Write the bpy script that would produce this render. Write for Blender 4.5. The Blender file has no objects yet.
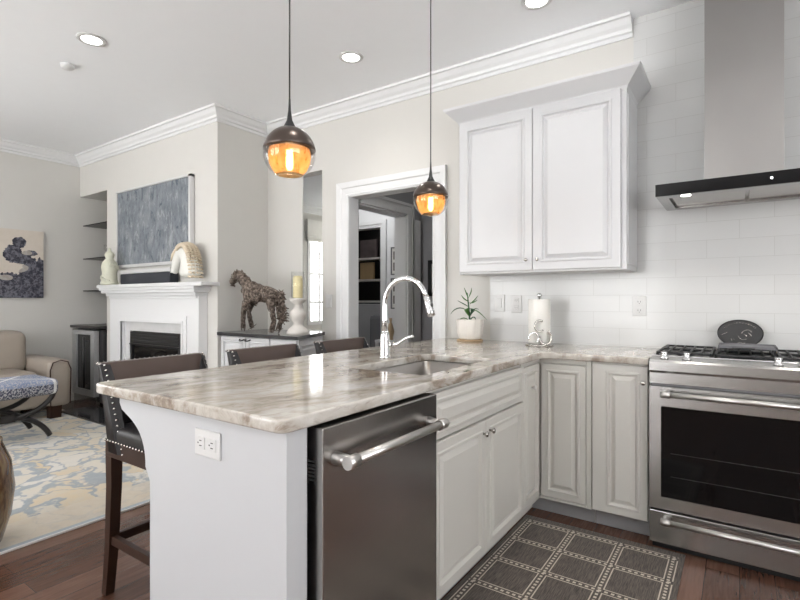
import bpy, bmesh, math, random
from mathutils import Vector, Matrix
PI = math.pi
random.seed(7)
SC = bpy.context.scene
COL = SC.collection

# ------------------------------------------------------------------ camera, world, exposure
cam_data = bpy.data.cameras.new('camera'); cam = bpy.data.objects.new('camera', cam_data); COL.objects.link(cam)
cam.location = (0, 0, 1.20); cam.rotation_euler = (PI/2, 0, math.radians(34.55))
cam_data.sensor_width = 36; cam_data.lens = 36*493/800; cam_data.clip_start = .05
SC.camera = cam
SC.view_settings.view_transform = 'Standard'; SC.view_settings.look = 'None'
SC.view_settings.gamma = 1; SC.view_settings.use_curve_mapping = False
SC.view_settings.exposure = -.05
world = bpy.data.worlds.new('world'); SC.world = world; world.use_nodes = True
WN = world.node_tree.nodes; WL = world.node_tree.links    # overcast sky above, lower half made brighter to light the ceiling
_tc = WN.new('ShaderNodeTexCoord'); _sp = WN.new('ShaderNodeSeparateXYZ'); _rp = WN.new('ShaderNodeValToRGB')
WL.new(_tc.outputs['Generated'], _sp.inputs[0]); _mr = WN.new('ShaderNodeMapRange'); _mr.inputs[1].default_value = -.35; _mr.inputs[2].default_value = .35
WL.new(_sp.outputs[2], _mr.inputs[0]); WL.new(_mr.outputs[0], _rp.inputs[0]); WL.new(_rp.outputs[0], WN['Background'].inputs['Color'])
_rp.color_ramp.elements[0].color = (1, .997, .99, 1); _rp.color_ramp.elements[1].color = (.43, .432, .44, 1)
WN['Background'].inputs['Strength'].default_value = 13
CAN_POWER = 6
SC.cycles.max_bounces = 10; SC.cycles.diffuse_bounces = 5; SC.cycles.use_denoising = True
SC.cycles.sample_clamp_indirect = 6; SC.cycles.caustics_reflective = False; SC.cycles.caustics_refractive = False

# ------------------------------------------------------------------ materials
class NT:
    def __init__(s, name):
        s.m = bpy.data.materials.new(name); s.m.use_nodes = True
        s.t = s.m.node_tree; s.n = s.t.nodes; s.p = s.n['Principled BSDF']
    def new(s, ty, **k):
        n = s.n.new(ty)
        for a, b in k.items(): setattr(n, a, b)
        return n
    def put(s, sock, v):
        if isinstance(v, (int, float)): sock.default_value = v
        elif isinstance(v, tuple): sock.default_value = v if len(v) == len(sock.default_value) else tuple(v)+(1,)
        else: s.t.links.new(v, sock)
    def math(s, op, a, b=0.0, c=None):
        n = s.new('ShaderNodeMath', operation=op); s.put(n.inputs[0], a); s.put(n.inputs[1], b)
        if c is not None: s.put(n.inputs[2], c)
        return n.outputs[0]
    def coord(s, kind='Object', scale=(1, 1, 1), loc=(0, 0, 0), rot=(0, 0, 0)):
        if kind == 'World': o = s.new('ShaderNodeNewGeometry').outputs['Position']
        else: o = s.new('ShaderNodeTexCoord').outputs[kind]
        mp = s.new('ShaderNodeMapping'); s.put(mp.inputs[0], o)
        mp.inputs['Scale'].default_value = scale; mp.inputs['Location'].default_value = loc; mp.inputs['Rotation'].default_value = rot
        return mp.outputs[0]
    def noise(s, vec, scale=5, detail=4, rough=.5, dist=0, out='Fac'):
        n = s.new('ShaderNodeTexNoise'); s.put(n.inputs['Vector'], vec)
        n.inputs['Scale'].default_value = scale; n.inputs['Detail'].default_value = detail
        n.inputs['Roughness'].default_value = rough; n.inputs['Distortion'].default_value = dist
        return n.outputs[out]
    def ramp(s, fac, stops, interp='LINEAR'):
        n = s.new('ShaderNodeValToRGB'); s.put(n.inputs[0], fac); e = n.color_ramp.elements
        n.color_ramp.interpolation = interp
        while len(e) < len(stops): e.new(.5)
        for i, (p, c) in enumerate(stops):
            e[i].position = p; e[i].color = (tuple(c)+(1,)) if not isinstance(c, (int, float)) else (c, c, c, 1)
        return n.outputs[0]
    def mix(s, fac, a, b, mode='MIX'):
        n = s.new('ShaderNodeMix', data_type='RGBA', blend_type=mode)
        s.put(n.inputs[0], fac); s.put(n.inputs[6], a); s.put(n.inputs[7], b)
        return n.outputs[2]
    def sep(s, vec):
        n = s.new('ShaderNodeSeparateXYZ'); s.put(n.inputs[0], vec); return n.outputs
    def bump(s, h, strength=.2, dist=.01):
        n = s.new('ShaderNodeBump'); s.put(n.inputs['Height'], h)
        n.inputs['Strength'].default_value = strength; n.inputs['Distance'].default_value = dist
        s.put(s.p.inputs['Normal'], n.outputs[0])
    def set(s, **k):
        names = dict(col='Base Color', rough='Roughness', metal='Metallic', spec='Specular IOR Level', coat='Coat Weight',
                     em='Emission Color', es='Emission Strength', trans='Transmission Weight', ior='IOR', alpha='Alpha', sheen='Sheen Weight', aniso='Anisotropic')
        for a, b in k.items(): s.put(s.p.inputs[names[a]], b)
        return s

def simple(name, col, rough=.5, metal=0, var=.04, bump=0, bscale=60, **k):
    t = NT(name); v = t.coord('World')
    n = t.noise(v, 9, 3)
    c = t.mix(n, tuple(max(0, x*(1-var)) for x in col), tuple(min(1, x*(1+var)) for x in col))
    t.set(col=c, rough=rough, metal=metal, **k)
    if bump: t.bump(t.noise(v, bscale, 3), bump, .004)
    return t.m

def hexc(r, g, b):
    f = lambda v: ((v/255+.055)/1.055)**2.4 if v/255 > .04045 else v/255/12.92
    return (f(r), f(g), f(b))

M = {}
M['wall'] = simple('beige_wall_paint', (.60, .588, .558), .7, bump=.05, bscale=200, var=.015)
M['ceiling'] = simple('ceiling_paint', (.90, .915, .935), .8, var=.01)
M['trim'] = simple('white_trim_paint', (.71, .715, .72), .35, var=.01)
M['cabinet'] = simple('white_cabinet_paint', (.575, .58, .59), .32, var=.015)
M['cabinet_base'] = simple('cream_white_base_cabinet_paint', (.59, .577, .54), .32, var=.015)
M['panel'] = simple('pale_grey_panel_paint', (.53, .54, .555), .45, var=.01)
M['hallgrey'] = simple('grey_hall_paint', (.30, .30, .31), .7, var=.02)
M['toekick'] = simple('grey_toe_kick', (.36, .36, .37), .5)
M['black'] = simple('black_metal', (.015, .015, .016), .3, spec=.5)
M['iron'] = simple('cast_iron', (.02, .02, .021), .5, bump=.2, bscale=300)
M['blackstone'] = simple('black_polished_stone', (.03, .03, .033), .12, var=.3)
M['blackglass'] = simple('black_glass', (.004, .004, .0045), .05, spec=.3)
M['chrome'] = simple('chrome', (.82, .82, .83), .07, 1, var=.01)
M['nickel'] = simple('brushed_nickel', (.55, .53, .5), .25, 1)
M['handle'] = simple('handle_steel', (.55, .54, .52), .32, 1)
M['bronze'] = simple('dark_bronze', (.085, .065, .055), .28, .7)
M['white_plastic'] = simple('white_plastic', (.64, .64, .635), .3)
M['slot'] = simple('dark_slot', (.05, .05, .05), .5)
M['leather_dark'] = simple('dark_leather', (.018, .017, .018), .36, spec=.32, bump=.15, bscale=350)
M['leather_brown'] = simple('brown_leather', (.10, .072, .062), .35, bump=.15, bscale=350, var=.15)
M['leather_tan'] = simple('tan_leather', (.34, .295, .25), .45, bump=.2, bscale=120, var=.08)
M['darkwood'] = simple('espresso_wood', (.036, .016, .010), .42, var=.3, spec=.3)
M['ebony'] = simple('ebony_wood', (.014, .012, .012), .3)
M['paper'] = simple('paper_towel_white', (.85, .84, .80), .9, bump=.3, bscale=220)
M['bowl'] = simple('off_white_ceramic', (.78, .75, .70), .35)
M['green'] = simple('leaf_green', (.07, .19, .045), .4, var=.4)
M['darkgreen'] = simple('leaf_dark_green', (.04, .11, .05), .4, var=.4)
M['cork'] = simple('tan_saucer', (.42, .30, .18), .6)
M['wax'] = simple('yellow_wax', (.80, .70, .40), .5, var=.25)
M['whitewash'] = simple('whitewashed_wood', (.62, .59, .55), .6, var=.25, bump=.3, bscale=60)
M['carved'] = simple('pale_green_stone', (.58, .58, .47), .5, var=.25, bump=.4, bscale=80)
M['ivory'] = simple('ivory_resin', (.72, .72, .68), .4, var=.12)
M['mane'] = simple('tan_mane', (.64, .55, .42), .6, var=.3)
M['silverframe'] = simple('silver_frame', (.66, .66, .66), .3, .3)
M['greybar'] = simple('charcoal_fabric', (.025, .028, .035), .8)
M['surround'] = simple('pale_marble_surround', (.62, .62, .62), .25, var=.1)
M['winedark'] = simple('dark_tinted_glass', (.02, .02, .022), .08)
M['book_red'] = simple('red_cover', (.2, .05, .03), .5); M['book_tan'] = simple('tan_cover', (.4, .28, .15), .5)
M['book_blue'] = simple('pale_cover', (.35, .38, .42), .5)
M['greychair'] = simple('grey_upholstery', (.16, .16, .17), .9)
M['photo_paper'] = simple('cream_mat', (.72, .71, .68), .6)
M['photo_dark'] = simple('dark_print', (.09, .07, .07), .5, var=.5)
M['dirt'] = simple('potting_soil', (.03, .02, .015), .9)
M['linen'] = simple('roman_shade_linen', (.70, .69, .66), .9)
M['grout_floor'] = simple('outdoor_white', (.8, .82, .85), .8)

def steel(name, axis, col=(.50, .495, .49), rough=.27):
    t = NT(name); sc = [1400, 1400, 1400]; sc[axis] = 3
    n = t.noise(t.coord('World', tuple(sc)), 1, 2)
    big = t.noise(t.coord('World', (3, 3, 3)), 1, 2)
    t.set(col=t.mix(big, tuple(c*.9 for c in col), tuple(min(1, c*1.08) for c in col)), metal=1,
          rough=t.math('ADD', t.math('MULTIPLY', n, .1), rough-.05))
    t.bump(n, .05, .002); return t.m
M['steel_x'] = steel('brushed_steel_horizontal', 0, (.50, .495, .485), .25)
M['steel_y'] = steel('brushed_steel_dishwasher', 1, (.45, .435, .425), .24)
M['steel_z'] = steel('brushed_steel_chimney', 2, (.36, .35, .34), .3)
M['steel_pale'] = simple('pale_brushed_steel', (.40, .40, .40), .35, .3)
M['sink'] = steel('sink_steel', 1, (.42, .40, .38), .3)

def thin_glass(name, tint, gloss=.04, refl=1.5):
    t = NT(name); t.n.remove(t.p)
    tr = t.new('ShaderNodeBsdfTransparent'); tr.inputs[0].default_value = tint+(1,)
    gl = t.new('ShaderNodeBsdfGlossy'); gl.inputs['Roughness'].default_value = gloss
    fr = t.new('ShaderNodeLayerWeight'); fr.inputs[0].default_value = .5
    fa_ = t.math('ADD', .03, t.math('MULTIPLY', t.math('POWER', fr.outputs['Facing'], 3.5), refl-1))
    mx = t.new('ShaderNodeMixShader'); t.put(mx.inputs[0], fa_); t.put(mx.inputs[1], tr.outputs[0]); t.put(mx.inputs[2], gl.outputs[0])
    t.put(t.n['Material Output'].inputs[0], mx.outputs[0]); return t.m
M['glass'] = thin_glass('clear_glass', (.985, .985, .98))
M['amber'] = thin_glass('amber_glass', (1., .66, .30), .08, 1.25)
t = NT('amber_shade_glass'); t.n.remove(t.p); tr = t.new('ShaderNodeBsdfTransparent'); tr.inputs[0].default_value = (1, .82, .58, 1)
tl = t.new('ShaderNodeBsdfTranslucent'); t.put(tl.inputs[0], t.ramp(t.noise(t.coord('Object', (60, 60, 25)), 1, 3), [(.3, (.85, .42, .14)), (.7, (1., .72, .42))]))
mx = t.new('ShaderNodeMixShader'); mx.inputs[0].default_value = .33; t.put(mx.inputs[1], tr.outputs[0]); t.put(mx.inputs[2], tl.outputs[0]); t.put(t.n['Material Output'].inputs[0], mx.outputs[0]); M['amber_shade'] = t.m
M['shelfglass'] = thin_glass('shelf_glass', (.55, .6, .58))
M['smoked'] = thin_glass('smoked_glass', (.16, .16, .16), .05, 1.6)

def emitter(name, col, s):
    t = NT(name); t.set(col=col, em=col, es=s); return t.m
M['lamp'] = emitter('lamp_lens', (1, .98, .94), 9)
M['filament'] = emitter('glowing_filament', (1, .66, .28), 22)
M['filament_hot'] = emitter('glowing_bulb', (1, .86, .62), 14)
M['led'] = emitter('led_white', (1, 1, 1), 14)

# subway tile, world coordinates on the back wall
t = NT('white_subway_tile'); v = t.coord('World'); X, Y, Z = t.sep(v)[:3]
cmb = t.new('ShaderNodeCombineXYZ'); t.put(cmb.inputs[0], X); t.put(cmb.inputs[1], Z)
br = t.new('ShaderNodeTexBrick'); t.put(br.inputs['Vector'], cmb.outputs[0])
br.inputs['Scale'].default_value = 1; br.inputs['Brick Width'].default_value = .305; br.inputs['Row Height'].default_value = .1025
br.inputs['Mortar Size'].default_value = .0016; br.inputs['Mortar Smooth'].default_value = .3
br.inputs['Color1'].default_value = (.61, .615, .61, 1); br.inputs['Color2'].default_value = (.595, .60, .595, 1); br.inputs['Mortar'].default_value = (.52, .52, .51, 1)
t.set(col=br.outputs['Color'], rough=.16)
t.bump(t.math('ADD', t.math('MULTIPLY', br.outputs['Fac'], -1), t.math('MULTIPLY', t.noise(v, 5, 2), .35)), .25, .002); M['tile'] = t.m

# floor planks along Y
t = NT('walnut_plank_floor'); v = t.coord('World'); X, Y, Z = t.sep(v)[:3]
cmb = t.new('ShaderNodeCombineXYZ'); t.put(cmb.inputs[0], Y); t.put(cmb.inputs[1], X)
br = t.new('ShaderNodeTexBrick'); t.put(br.inputs['Vector'], cmb.outputs[0])
br.inputs['Scale'].default_value = 1; br.inputs['Brick Width'].default_value = 1.3; br.inputs['Row Height'].default_value = .125
br.inputs['Mortar Size'].default_value = .0015; br.inputs['Color1'].default_value = (0, 0, 0, 1); br.inputs['Color2'].default_value = (1, 1, 1, 1); br.inputs['Mortar'].default_value = (.5, .5, .5, 1)
br.offset = .37
gr = t.noise(t.coord('World', (22, 1.6, 1)), 3, 8, .65, .6)
pl = t.math('ADD', t.math('MULTIPLY', br.outputs['Color'], .35), t.math('MULTIPLY', gr, .65))
c = t.ramp(pl, [(.2, (.050, .022, .014)), (.45, (.105, .050, .033)), (.7, (.165, .088, .062))])
c = t.mix(t.math('MULTIPLY', br.outputs['Fac'], .7), c, (.02, .01, .006))
t.set(col=c, rough=t.math('ADD', t.math('MULTIPLY', gr, .15), .16), spec=.5)
t.bump(t.math('SUBTRACT', t.math('MULTIPLY', gr, .5), br.outputs['Fac']), .12, .003); M['floor'] = t.m

# brown and cream veined quartzite
t = NT('veined_quartzite'); v = t.coord('World', (1, 1, 1), rot=(0, 0, .20))
warp = t.noise(v, 2.2, 4, .55, out='Color')
vm = t.new('ShaderNodeVectorMath', operation='MULTIPLY_ADD'); t.put(vm.inputs[0], warp); vm.inputs[1].default_value = (.22, .35, .22); t.put(vm.inputs[2], v)
mp = t.new('ShaderNodeMapping'); t.put(mp.inputs[0], vm.outputs[0]); mp.inputs['Scale'].default_value = (10, 2.8, 10)
a = t.noise(mp.outputs[0], 1.3, 9, .66, .3)
mp2 = t.new('ShaderNodeMapping'); t.put(mp2.inputs[0], vm.outputs[0]); mp2.inputs['Scale'].default_value = (30, 7, 30); mp2.inputs['Location'].default_value = (3, 7, 1)
b = t.noise(mp2.outputs[0], 1.3, 6, .7, .2)
base = t.ramp(a, [(.28, (.17, .125, .095)), (.40, (.29, .24, .195)), (.47, (.44, .40, .35)), (.56, (.53, .50, .455)), (.68, (.62, .60, .565))])
vein = t.ramp(b, [(.36, .0), (.45, 1.0)])
c = t.mix(t.math('MULTIPLY', t.math('SUBTRACT', 1.0, vein), .5), base, (.27, .225, .185))
t.set(col=c, rough=.09, spec=.5); M['granite'] = t.m

# kitchen rug
def kitchen_rug_mat(p=.2275):
    t = NT('taupe_grid_rug'); v = t.coord('Object'); X, Y, Z = t.sep(v)[:3]
    def dist(c): return t.math('MULTIPLY', t.math('ABSOLUTE', t.math('SUBTRACT', t.math('FRACT', t.math('ADD', t.math('DIVIDE', c, p), 20.5)), .5)), p)
    dx, dy = dist(t.math('ADD', X, p/2)), dist(Y); d = t.math('MINIMUM', dx, dy)
    line = t.math('MULTIPLY', t.math('GREATER_THAN', d, .0145), t.math('LESS_THAN', d, .0195))
    q = .0253
    def dot(c): return t.math('LESS_THAN', t.math('ABSOLUTE', t.math('SUBTRACT', t.math('FRACT', t.math('DIVIDE', t.math('ADD', c, 20*p), q)), .5)), .26)
    d1 = t.math('MULTIPLY', t.math('LESS_THAN', dx, .006), dot(Y)); d2 = t.math('MULTIPLY', t.math('LESS_THAN', dy, .006), dot(X))
    pat = t.math('MAXIMUM', line, t.math('MAXIMUM', d1, d2))
    # only inside the bordered field
    inx = t.math('LESS_THAN', t.math('ABSOLUTE', X), 1.5*p+.0197); iny = t.math('LESS_THAN', t.math('ABSOLUTE', Y), 3*p+.0197)
    pat = t.math('MULTIPLY', pat, t.math('MULTIPLY', inx, iny))
    n = t.noise(t.coord('Object', (260, 14, 1)), 1, 3, .7)
    field = t.ramp(n, [(.38, (.022, .016, .012)), (.60, (.115, .09, .072))])
    n2 = t.noise(t.coord('Object', (150, 150, 1)), 1, 2)
    t.set(col=t.mix(pat, field, t.mix(n2, (.44, .38, .31), (.60, .54, .45))), rough=.95, sheen=.2)
    t.bump(t.math('ADD', n, pat), .4, .003); return t.m
M['rug_grid'] = kitchen_rug_mat()

t = NT('blue_cream_wool_rug'); v = t.coord('Object')
w = t.noise(v, 1.7, 4, .6, out='Color')
vm = t.new('ShaderNodeVectorMath', operation='MULTIPLY_ADD'); t.put(vm.inputs[0], w); vm.inputs[1].default_value = (1.1, 1.2, 0); t.put(vm.inputs[2], v)
vo = t.new('ShaderNodeTexVoronoi', feature='DISTANCE_TO_EDGE'); t.put(vo.inputs['Vector'], vm.outputs[0]); vo.inputs['Scale'].default_value = 4.2
vc = t.new('ShaderNodeTexVoronoi', feature='F1'); t.put(vc.inputs['Vector'], vm.outputs[0]); vc.inputs['Scale'].default_value = 4.2
fine = t.noise(v, 14, 6, .7, .5); mid = t.noise(v, 4, 5, .65, .6)
edge = t.ramp(t.math('ADD', vo.outputs['Distance'], t.math('MULTIPLY', t.math('SUBTRACT', mid, .5), .5)), [(.035, 1.0), (.085, 0.0)])
cellc = t.ramp(t.sep(vc.outputs['Color'])[0], [(.2, (.60, .55, .45)), (.5, (.57, .45, .27)), (.8, (.62, .59, .53))])
cellc = t.mix(t.ramp(fine, [(.4, 0.), (.65, .45)]), cellc, (.50, .50, .48))
c = t.mix(t.math('MULTIPLY', edge, .85), cellc, t.mix(fine, (.15, .20, .26), (.34, .38, .41)))
X = t.sep(v)[0]
bord = t.math('GREATER_THAN', X, 1.50)     # pale border band near the kitchen edge
c = t.mix(t.math('MULTIPLY', bord, .8), c, t.mix(fine, (.48, .42, .34), (.66, .60, .50)))
c = t.mix(t.math('GREATER_THAN', X, 1.795), c, (.33, .37, .41))
c = t.mix(t.math('GREATER_THAN', X, 1.825), c, (.72, .71, .68))
t.set(col=c, rough=.95, sheen=.2); t.bump(fine, .4, .006); M['rug_living'] = t.m

# grey blue abstract painting
t = NT('grey_blue_abstract_paint'); v = t.coord('Object')
n1 = t.noise(t.coord('Object', (1.6, 1, .9)), 3.5, 10, .72, .3); n2 = t.noise(t.coord('Object', (3.2, 1, 1.1)), 5, 12, .78, .6)
c = t.ramp(n1, [(.3, (.10, .115, .135)), (.5, (.17, .19, .215)), (.7, (.26, .28, .30))])
c = t.mix(t.ramp(n2, [(.40, 1.), (.455, 0.)]), c, (.06, .075, .10))
c = t.mix(t.ramp(n2, [(.54, 0.), (.60, .7)]), c, (.36, .375, .39))
t.set(col=c, rough=.6); t.bump(n2, .5, .01); M['abstract'] = t.m

# dark figure print on left wall: object coords y (width), z (height), origin at bottom centre
t = NT('dark_figure_print'); v = t.coord('Object')
_, Y, Z = t.sep(v)[:3]
nz = t.noise(v, 26, 8, .75)
def ell(cy, cz, ry, rz, k=1.6):
    a = t.math('DIVIDE', t.math('SUBTRACT', Y, cy), ry); b = t.math('DIVIDE', t.math('SUBTRACT', Z, cz), rz)
    d = t.math('ADD', t.math('MULTIPLY', a, a), t.math('MULTIPLY', b, b))
    return t.math('LESS_THAN', t.math('ADD', d, t.math('MULTIPLY', t.math('SUBTRACT', nz, .5), k)), 1.0)
d = ell(-.02, .61, .065, .06)
for e in ((-.08, .48, .085, .10), (.0, .43, .10, .06), (.08, .50, .07, .03), (.10, .20, .13, .24), (-.1, .12, .15, .16), (.02, .06, .3, .09), (.17, .28, .06, .17)):
    d = t.math('MAXIMUM', d, ell(*e))
lt = ell(-.05, .33, .12, .05, 1.5); lt = t.math('MAXIMUM', lt, ell(-.14, .22, .06, .03, 1.5)); lt = t.math('MAXIMUM', lt, ell(.05, .50, .05, .025, 1.))
d = t.math('MULTIPLY', d, t.math('SUBTRACT', 1.0, t.math('MULTIPLY', lt, .55)))
c = t.mix(d, t.mix(nz, (.55, .49, .42), (.66, .60, .53)), t.mix(t.ramp(nz, [(.46, 0.), (.56, 1.)]), (.02, .02, .035), (.14, .14, .17)))
t.set(col=c, rough=.5); M['print'] = t.m

# patterned stool fabric
t = NT('blue_speckled_fabric'); v = t.coord('Object'); X, Y, Z = t.sep(v)[:3]
n = t.noise(v, 90, 2, .6); n2 = t.noise(v, 9, 3)
f = t.mix(t.math('GREATER_THAN', n, .5), (.05, .055, .09), (.36, .36, .38))
top = t.mix(n2, (.13, .18, .32), (.30, .34, .44))
c = t.mix(t.math('GREATER_THAN', Z, .475), f, t.mix(t.math('GREATER_THAN', n, .53), top, (.42, .42, .45)))
zig = t.math('ABSOLUTE', t.math('SUBTRACT', t.math('ABSOLUTE', t.math('SUBTRACT', Y, .12)), t.math('ADD', t.math('MULTIPLY', t.math('ABSOLUTE', t.math('SUBTRACT', X, -.05)), .8), .0)))
c = t.mix(t.math('LESS_THAN', zig, .014), c, (.68, .68, .68))
t.set(col=c, rough=.9); M['stoolfabric'] = t.m

t = NT('figured_brown_wood'); v = t.coord('Object', (6, 6, 2)); n = t.noise(v, 2, 7, .6, 2)
t.set(col=t.ramp(n, [(.3, (.05, .02, .01)), (.5, (.16, .085, .035)), (.7, (.25, .17, .07))]), rough=.2); M['drumwood'] = t.m
t = NT('driftwood'); v = t.coord('World'); n = t.noise(v, 45, 5, .7)
t.set(col=t.ramp(n, [(.38, (.03, .021, .015)), (.5, (.11, .083, .066)), (.62, (.27, .22, .185))]), rough=.8); t.bump(n, .4, .004); M['drift'] = t.m

# ------------------------------------------------------------------ mesh helpers
def B(): return bmesh.new()
def box(bm, x0, x1, y0, y1, z0, z1, bev=0, seg=2, mi=0):
    r = bmesh.ops.create_cube(bm, size=1)['verts']
    for v in r: v.co = Vector(((x0+x1)/2+v.co.x*abs(x1-x0), (y0+y1)/2+v.co.y*abs(y1-y0), (z0+z1)/2+v.co.z*abs(z1-z0)))
    fs = {f for v in r for f in v.link_faces}
    for f in fs: f.material_index = mi
    if bev: bmesh.ops.bevel(bm, geom=[e for e in {e for v in r for e in v.link_edges}], offset=bev, segments=seg, profile=.6, affect='EDGES', clamp_overlap=True)
    return bm
def prism(bm, pts, axis, a, b, mi=0):
    """polygon pts in the plane normal to axis (0: y,z  1: x,z  2: x,y), extruded from a to b"""
    def mk(p, q):
        return (q, p[0], p[1]) if axis == 0 else (p[0], q, p[1]) if axis == 1 else (p[0], p[1], q)
    va = [bm.verts.new(mk(p, a)) for p in pts]; vb = [bm.verts.new(mk(p, b)) for p in pts]
    n = len(pts); fs = [bm.faces.new(va), bm.faces.new(vb[::-1])]
    for i in range(n): fs.append(bm.faces.new((va[i], va[(i+1) % n], vb[(i+1) % n], vb[i])))
    for f in fs: f.material_index = mi
    bmesh.ops.recalc_face_normals(bm, faces=fs); return bm
def lathe(bm, prof, c=(0, 0, 0), seg=32, axis='Z', mi=0, closed=False):
    rings = []
    for r, z in prof:
        if r < 1e-5: rings.append([bm.verts.new((0, 0, z))]); continue
        rings.append([bm.verts.new((r*math.cos(2*PI*i/seg), r*math.sin(2*PI*i/seg), z)) for i in range(seg)])
    fs = []
    pairs = list(zip(rings, rings[1:]))+([(rings[-1], rings[0])] if closed else [])
    for a, b in pairs:
        for i in range(seg):
            j = (i+1) % seg
            q = [a[i % len(a)], a[j % len(a)], b[j % len(b)], b[i % len(b)]]
            u = []
            for w_ in q:
                if w_ not in u: u.append(w_)
            if len(u) > 2: fs.append(bm.faces.new(u))
    if not closed:
        for r_ in (rings[0], rings[-1]):
            if len(r_) > 2: fs.append(bm.faces.new(r_))
    Mx = {'Z': Matrix(), 'X': Matrix.Rotation(PI/2, 4, 'Y'), 'Y': Matrix.Rotation(-PI/2, 4, 'X'), '-Y': Matrix.Rotation(PI/2, 4, 'X')}[axis]
    Mx = Matrix.Translation(c) @ Mx
    for f in fs: f.material_index = mi; f.smooth = True
    for r_ in rings:
        for v in r_: v.co = Mx @ v.co
    bmesh.ops.recalc_face_normals(bm, faces=fs); return bm
def tube(bm, pts, rad, seg=10, mi=0, flat=1.0):
    pts = [Vector(p) for p in pts]; n = len(pts)
    if not isinstance(rad, (list, tuple)): rad = [rad]*n
    up = None; rings = []
    for i in range(n):
        d = (pts[min(i+1, n-1)]-pts[max(i-1, 0)]).normalized()
        if up is None: up = Vector((0, 0, 1)) if abs(d.z) < .9 else Vector((1, 0, 0))
        s = d.cross(up).normalized(); up = s.cross(d).normalized()
        rings.append([bm.verts.new(pts[i]+(s*math.cos(2*PI*k/seg)+up*flat*math.sin(2*PI*k/seg))*rad[i]) for k in range(seg)])
    fs = [bm.faces.new(rings[0][::-1]), bm.faces.new(rings[-1])]
    for a, b in zip(rings, rings[1:]):
        for k in range(seg): f = bm.faces.new((a[k], a[(k+1) % seg], b[(k+1) % seg], b[k])); f.smooth = True; fs.append(f)
    for f in fs: f.material_index = mi
    bmesh.ops.recalc_face_normals(bm, faces=fs); return bm
def bez(p0, p1, p2, p3, n=12):
    p0, p1, p2, p3 = map(Vector, (p0, p1, p2, p3)); o = []
    for i in range(n+1):
        t_ = i/n; o.append(p0*(1-t_)**3+p1*3*t_*(1-t_)**2+p2*3*t_*t_*(1-t_)+p3*t_**3)
    return o
def sphere(bm, c, r, sx=1, sy=1, sz=1, u=20, v=12):
    vs = bmesh.ops.create_uvsphere(bm, u_segments=u, v_segments=v, radius=r)['verts']
    for w_ in vs: w_.co = Vector((c[0]+w_.co.x*sx, c[1]+w_.co.y*sy, c[2]+w_.co.z*sz))
    for f in {f for w_ in vs for f in w_.link_faces}: f.smooth = True
    return bm
def xf(bm, mat):
    bmesh.ops.transform(bm, matrix=mat, verts=bm.verts[:]); return bm
def skin_bm(verts, edges, radii, sub=2):
    me = bpy.data.meshes.new('tmp'); me.from_pydata(verts, edges, []); o = bpy.data.objects.new('tmp', me); COL.objects.link(o)
    md = o.modifiers.new('s', 'SKIN'); sv = me.skin_vertices[0].data
    for i, r in enumerate(radii): sv[i].radius = r if isinstance(r, tuple) else (r, r)
    sv[0].use_root = True
    o.modifiers.new('u', 'SUBSURF').levels = sub
    dg = bpy.context.evaluated_depsgraph_get(); dg.update(); e = o.evaluated_get(dg)
    m2 = bpy.data.meshes.new_from_object(e); bm = B(); bm.from_mesh(m2)
    for f in bm.faces: f.smooth = True
    bpy.data.objects.remove(o); bpy.data.meshes.remove(me); bpy.data.meshes.remove(m2); return bm

def obj(name, bm, mat, parent=None, smooth=False, origin=None):
    """link ONE mesh object; vertices are authored in world space and moved into the object's own space"""
    off = Vector((0, 0, 0))
    if parent is not None:
        p = parent
        while p is not None: off += p.location; p = p.parent
        loc = Vector((0, 0, 0))
    else:
        xs = [v.co for v in bm.verts]
        off = Vector(origin) if origin else Vector(((min(v.x for v in xs)+max(v.x for v in xs))/2, (min(v.y for v in xs)+max(v.y for v in xs))/2, min(v.z for v in xs)))
        loc = off.copy()
    bmesh.ops.translate(bm, vec=-off, verts=bm.verts[:])
    me = bpy.data.meshes.new(name); bm.to_mesh(me); bm.free()
    for m in (mat if isinstance(mat, (list, tuple)) else [mat]): me.materials.append(M[m] if isinstance(m, str) else m)
    if smooth:
        for f in me.polygons: f.use_smooth = True
    o = bpy.data.objects.new(name, me); COL.objects.link(o); o.location = loc
    if parent is not None: o.parent = parent
    return o
def tag(o, label, cat, group=None, kind=None):
    o['label'] = label; o['category'] = cat
    if group: o['group'] = group
    if kind: o['kind'] = kind
    return o
def thing(name, loc, label, cat, group=None):
    o = bpy.data.objects.new(name, None); COL.objects.link(o); o.location = loc; o.empty_display_size = .1
    return tag(o, label, cat, group)
def struct(name, bm, mat, parent=None):
    o = obj(name, bm, mat, parent)
    if parent is None: o['kind'] = 'structure'
    return o
def copy_tree(o, parent=None):
    c = o.copy(); COL.objects.link(c)
    if parent is not None: c.parent = parent
    for ch in list(o.children): copy_tree(ch, c)
    return c

CEIL = 2.91; YB = 3.28; XL = -6.55; YF = 2.71; XR = 2.6; YR = -3.8

# ------------------------------------------------------------------ room shell
struct('floor', box(B(), XL-.15, XR+.15, YR-.15, 8.4, -.08, 0), 'floor')
struct('ceiling', box(B(), XL-.15, XR+.15, YR-.15, 8.4, CEIL, CEIL+.1), 'ceiling')
# back wall with the doorway (opening x -2.80..-1.945, up to 2.10)
b = B(); prism(b, [(-3.85, YB), (-3.365, YB), (-3.475, YB+.12), (-3.85, YB+.12)], 2, 0, CEIL); box(b, -3.47, -3.115, YB+.001, YB+.119, 0, .915); box(b, -3.47, -3.115, YB+.0005, YB+.1195, 2.38, CEIL); box(b, -3.115, -2.80, YB, YB+.12, 0, CEIL); box(b, -2.80, -1.945, YB, YB+.12, 2.10, CEIL); box(b, -1.945, XR, YB, YB+.12, 0, CEIL)
struct('wall_back', b, 'wall')
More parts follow.
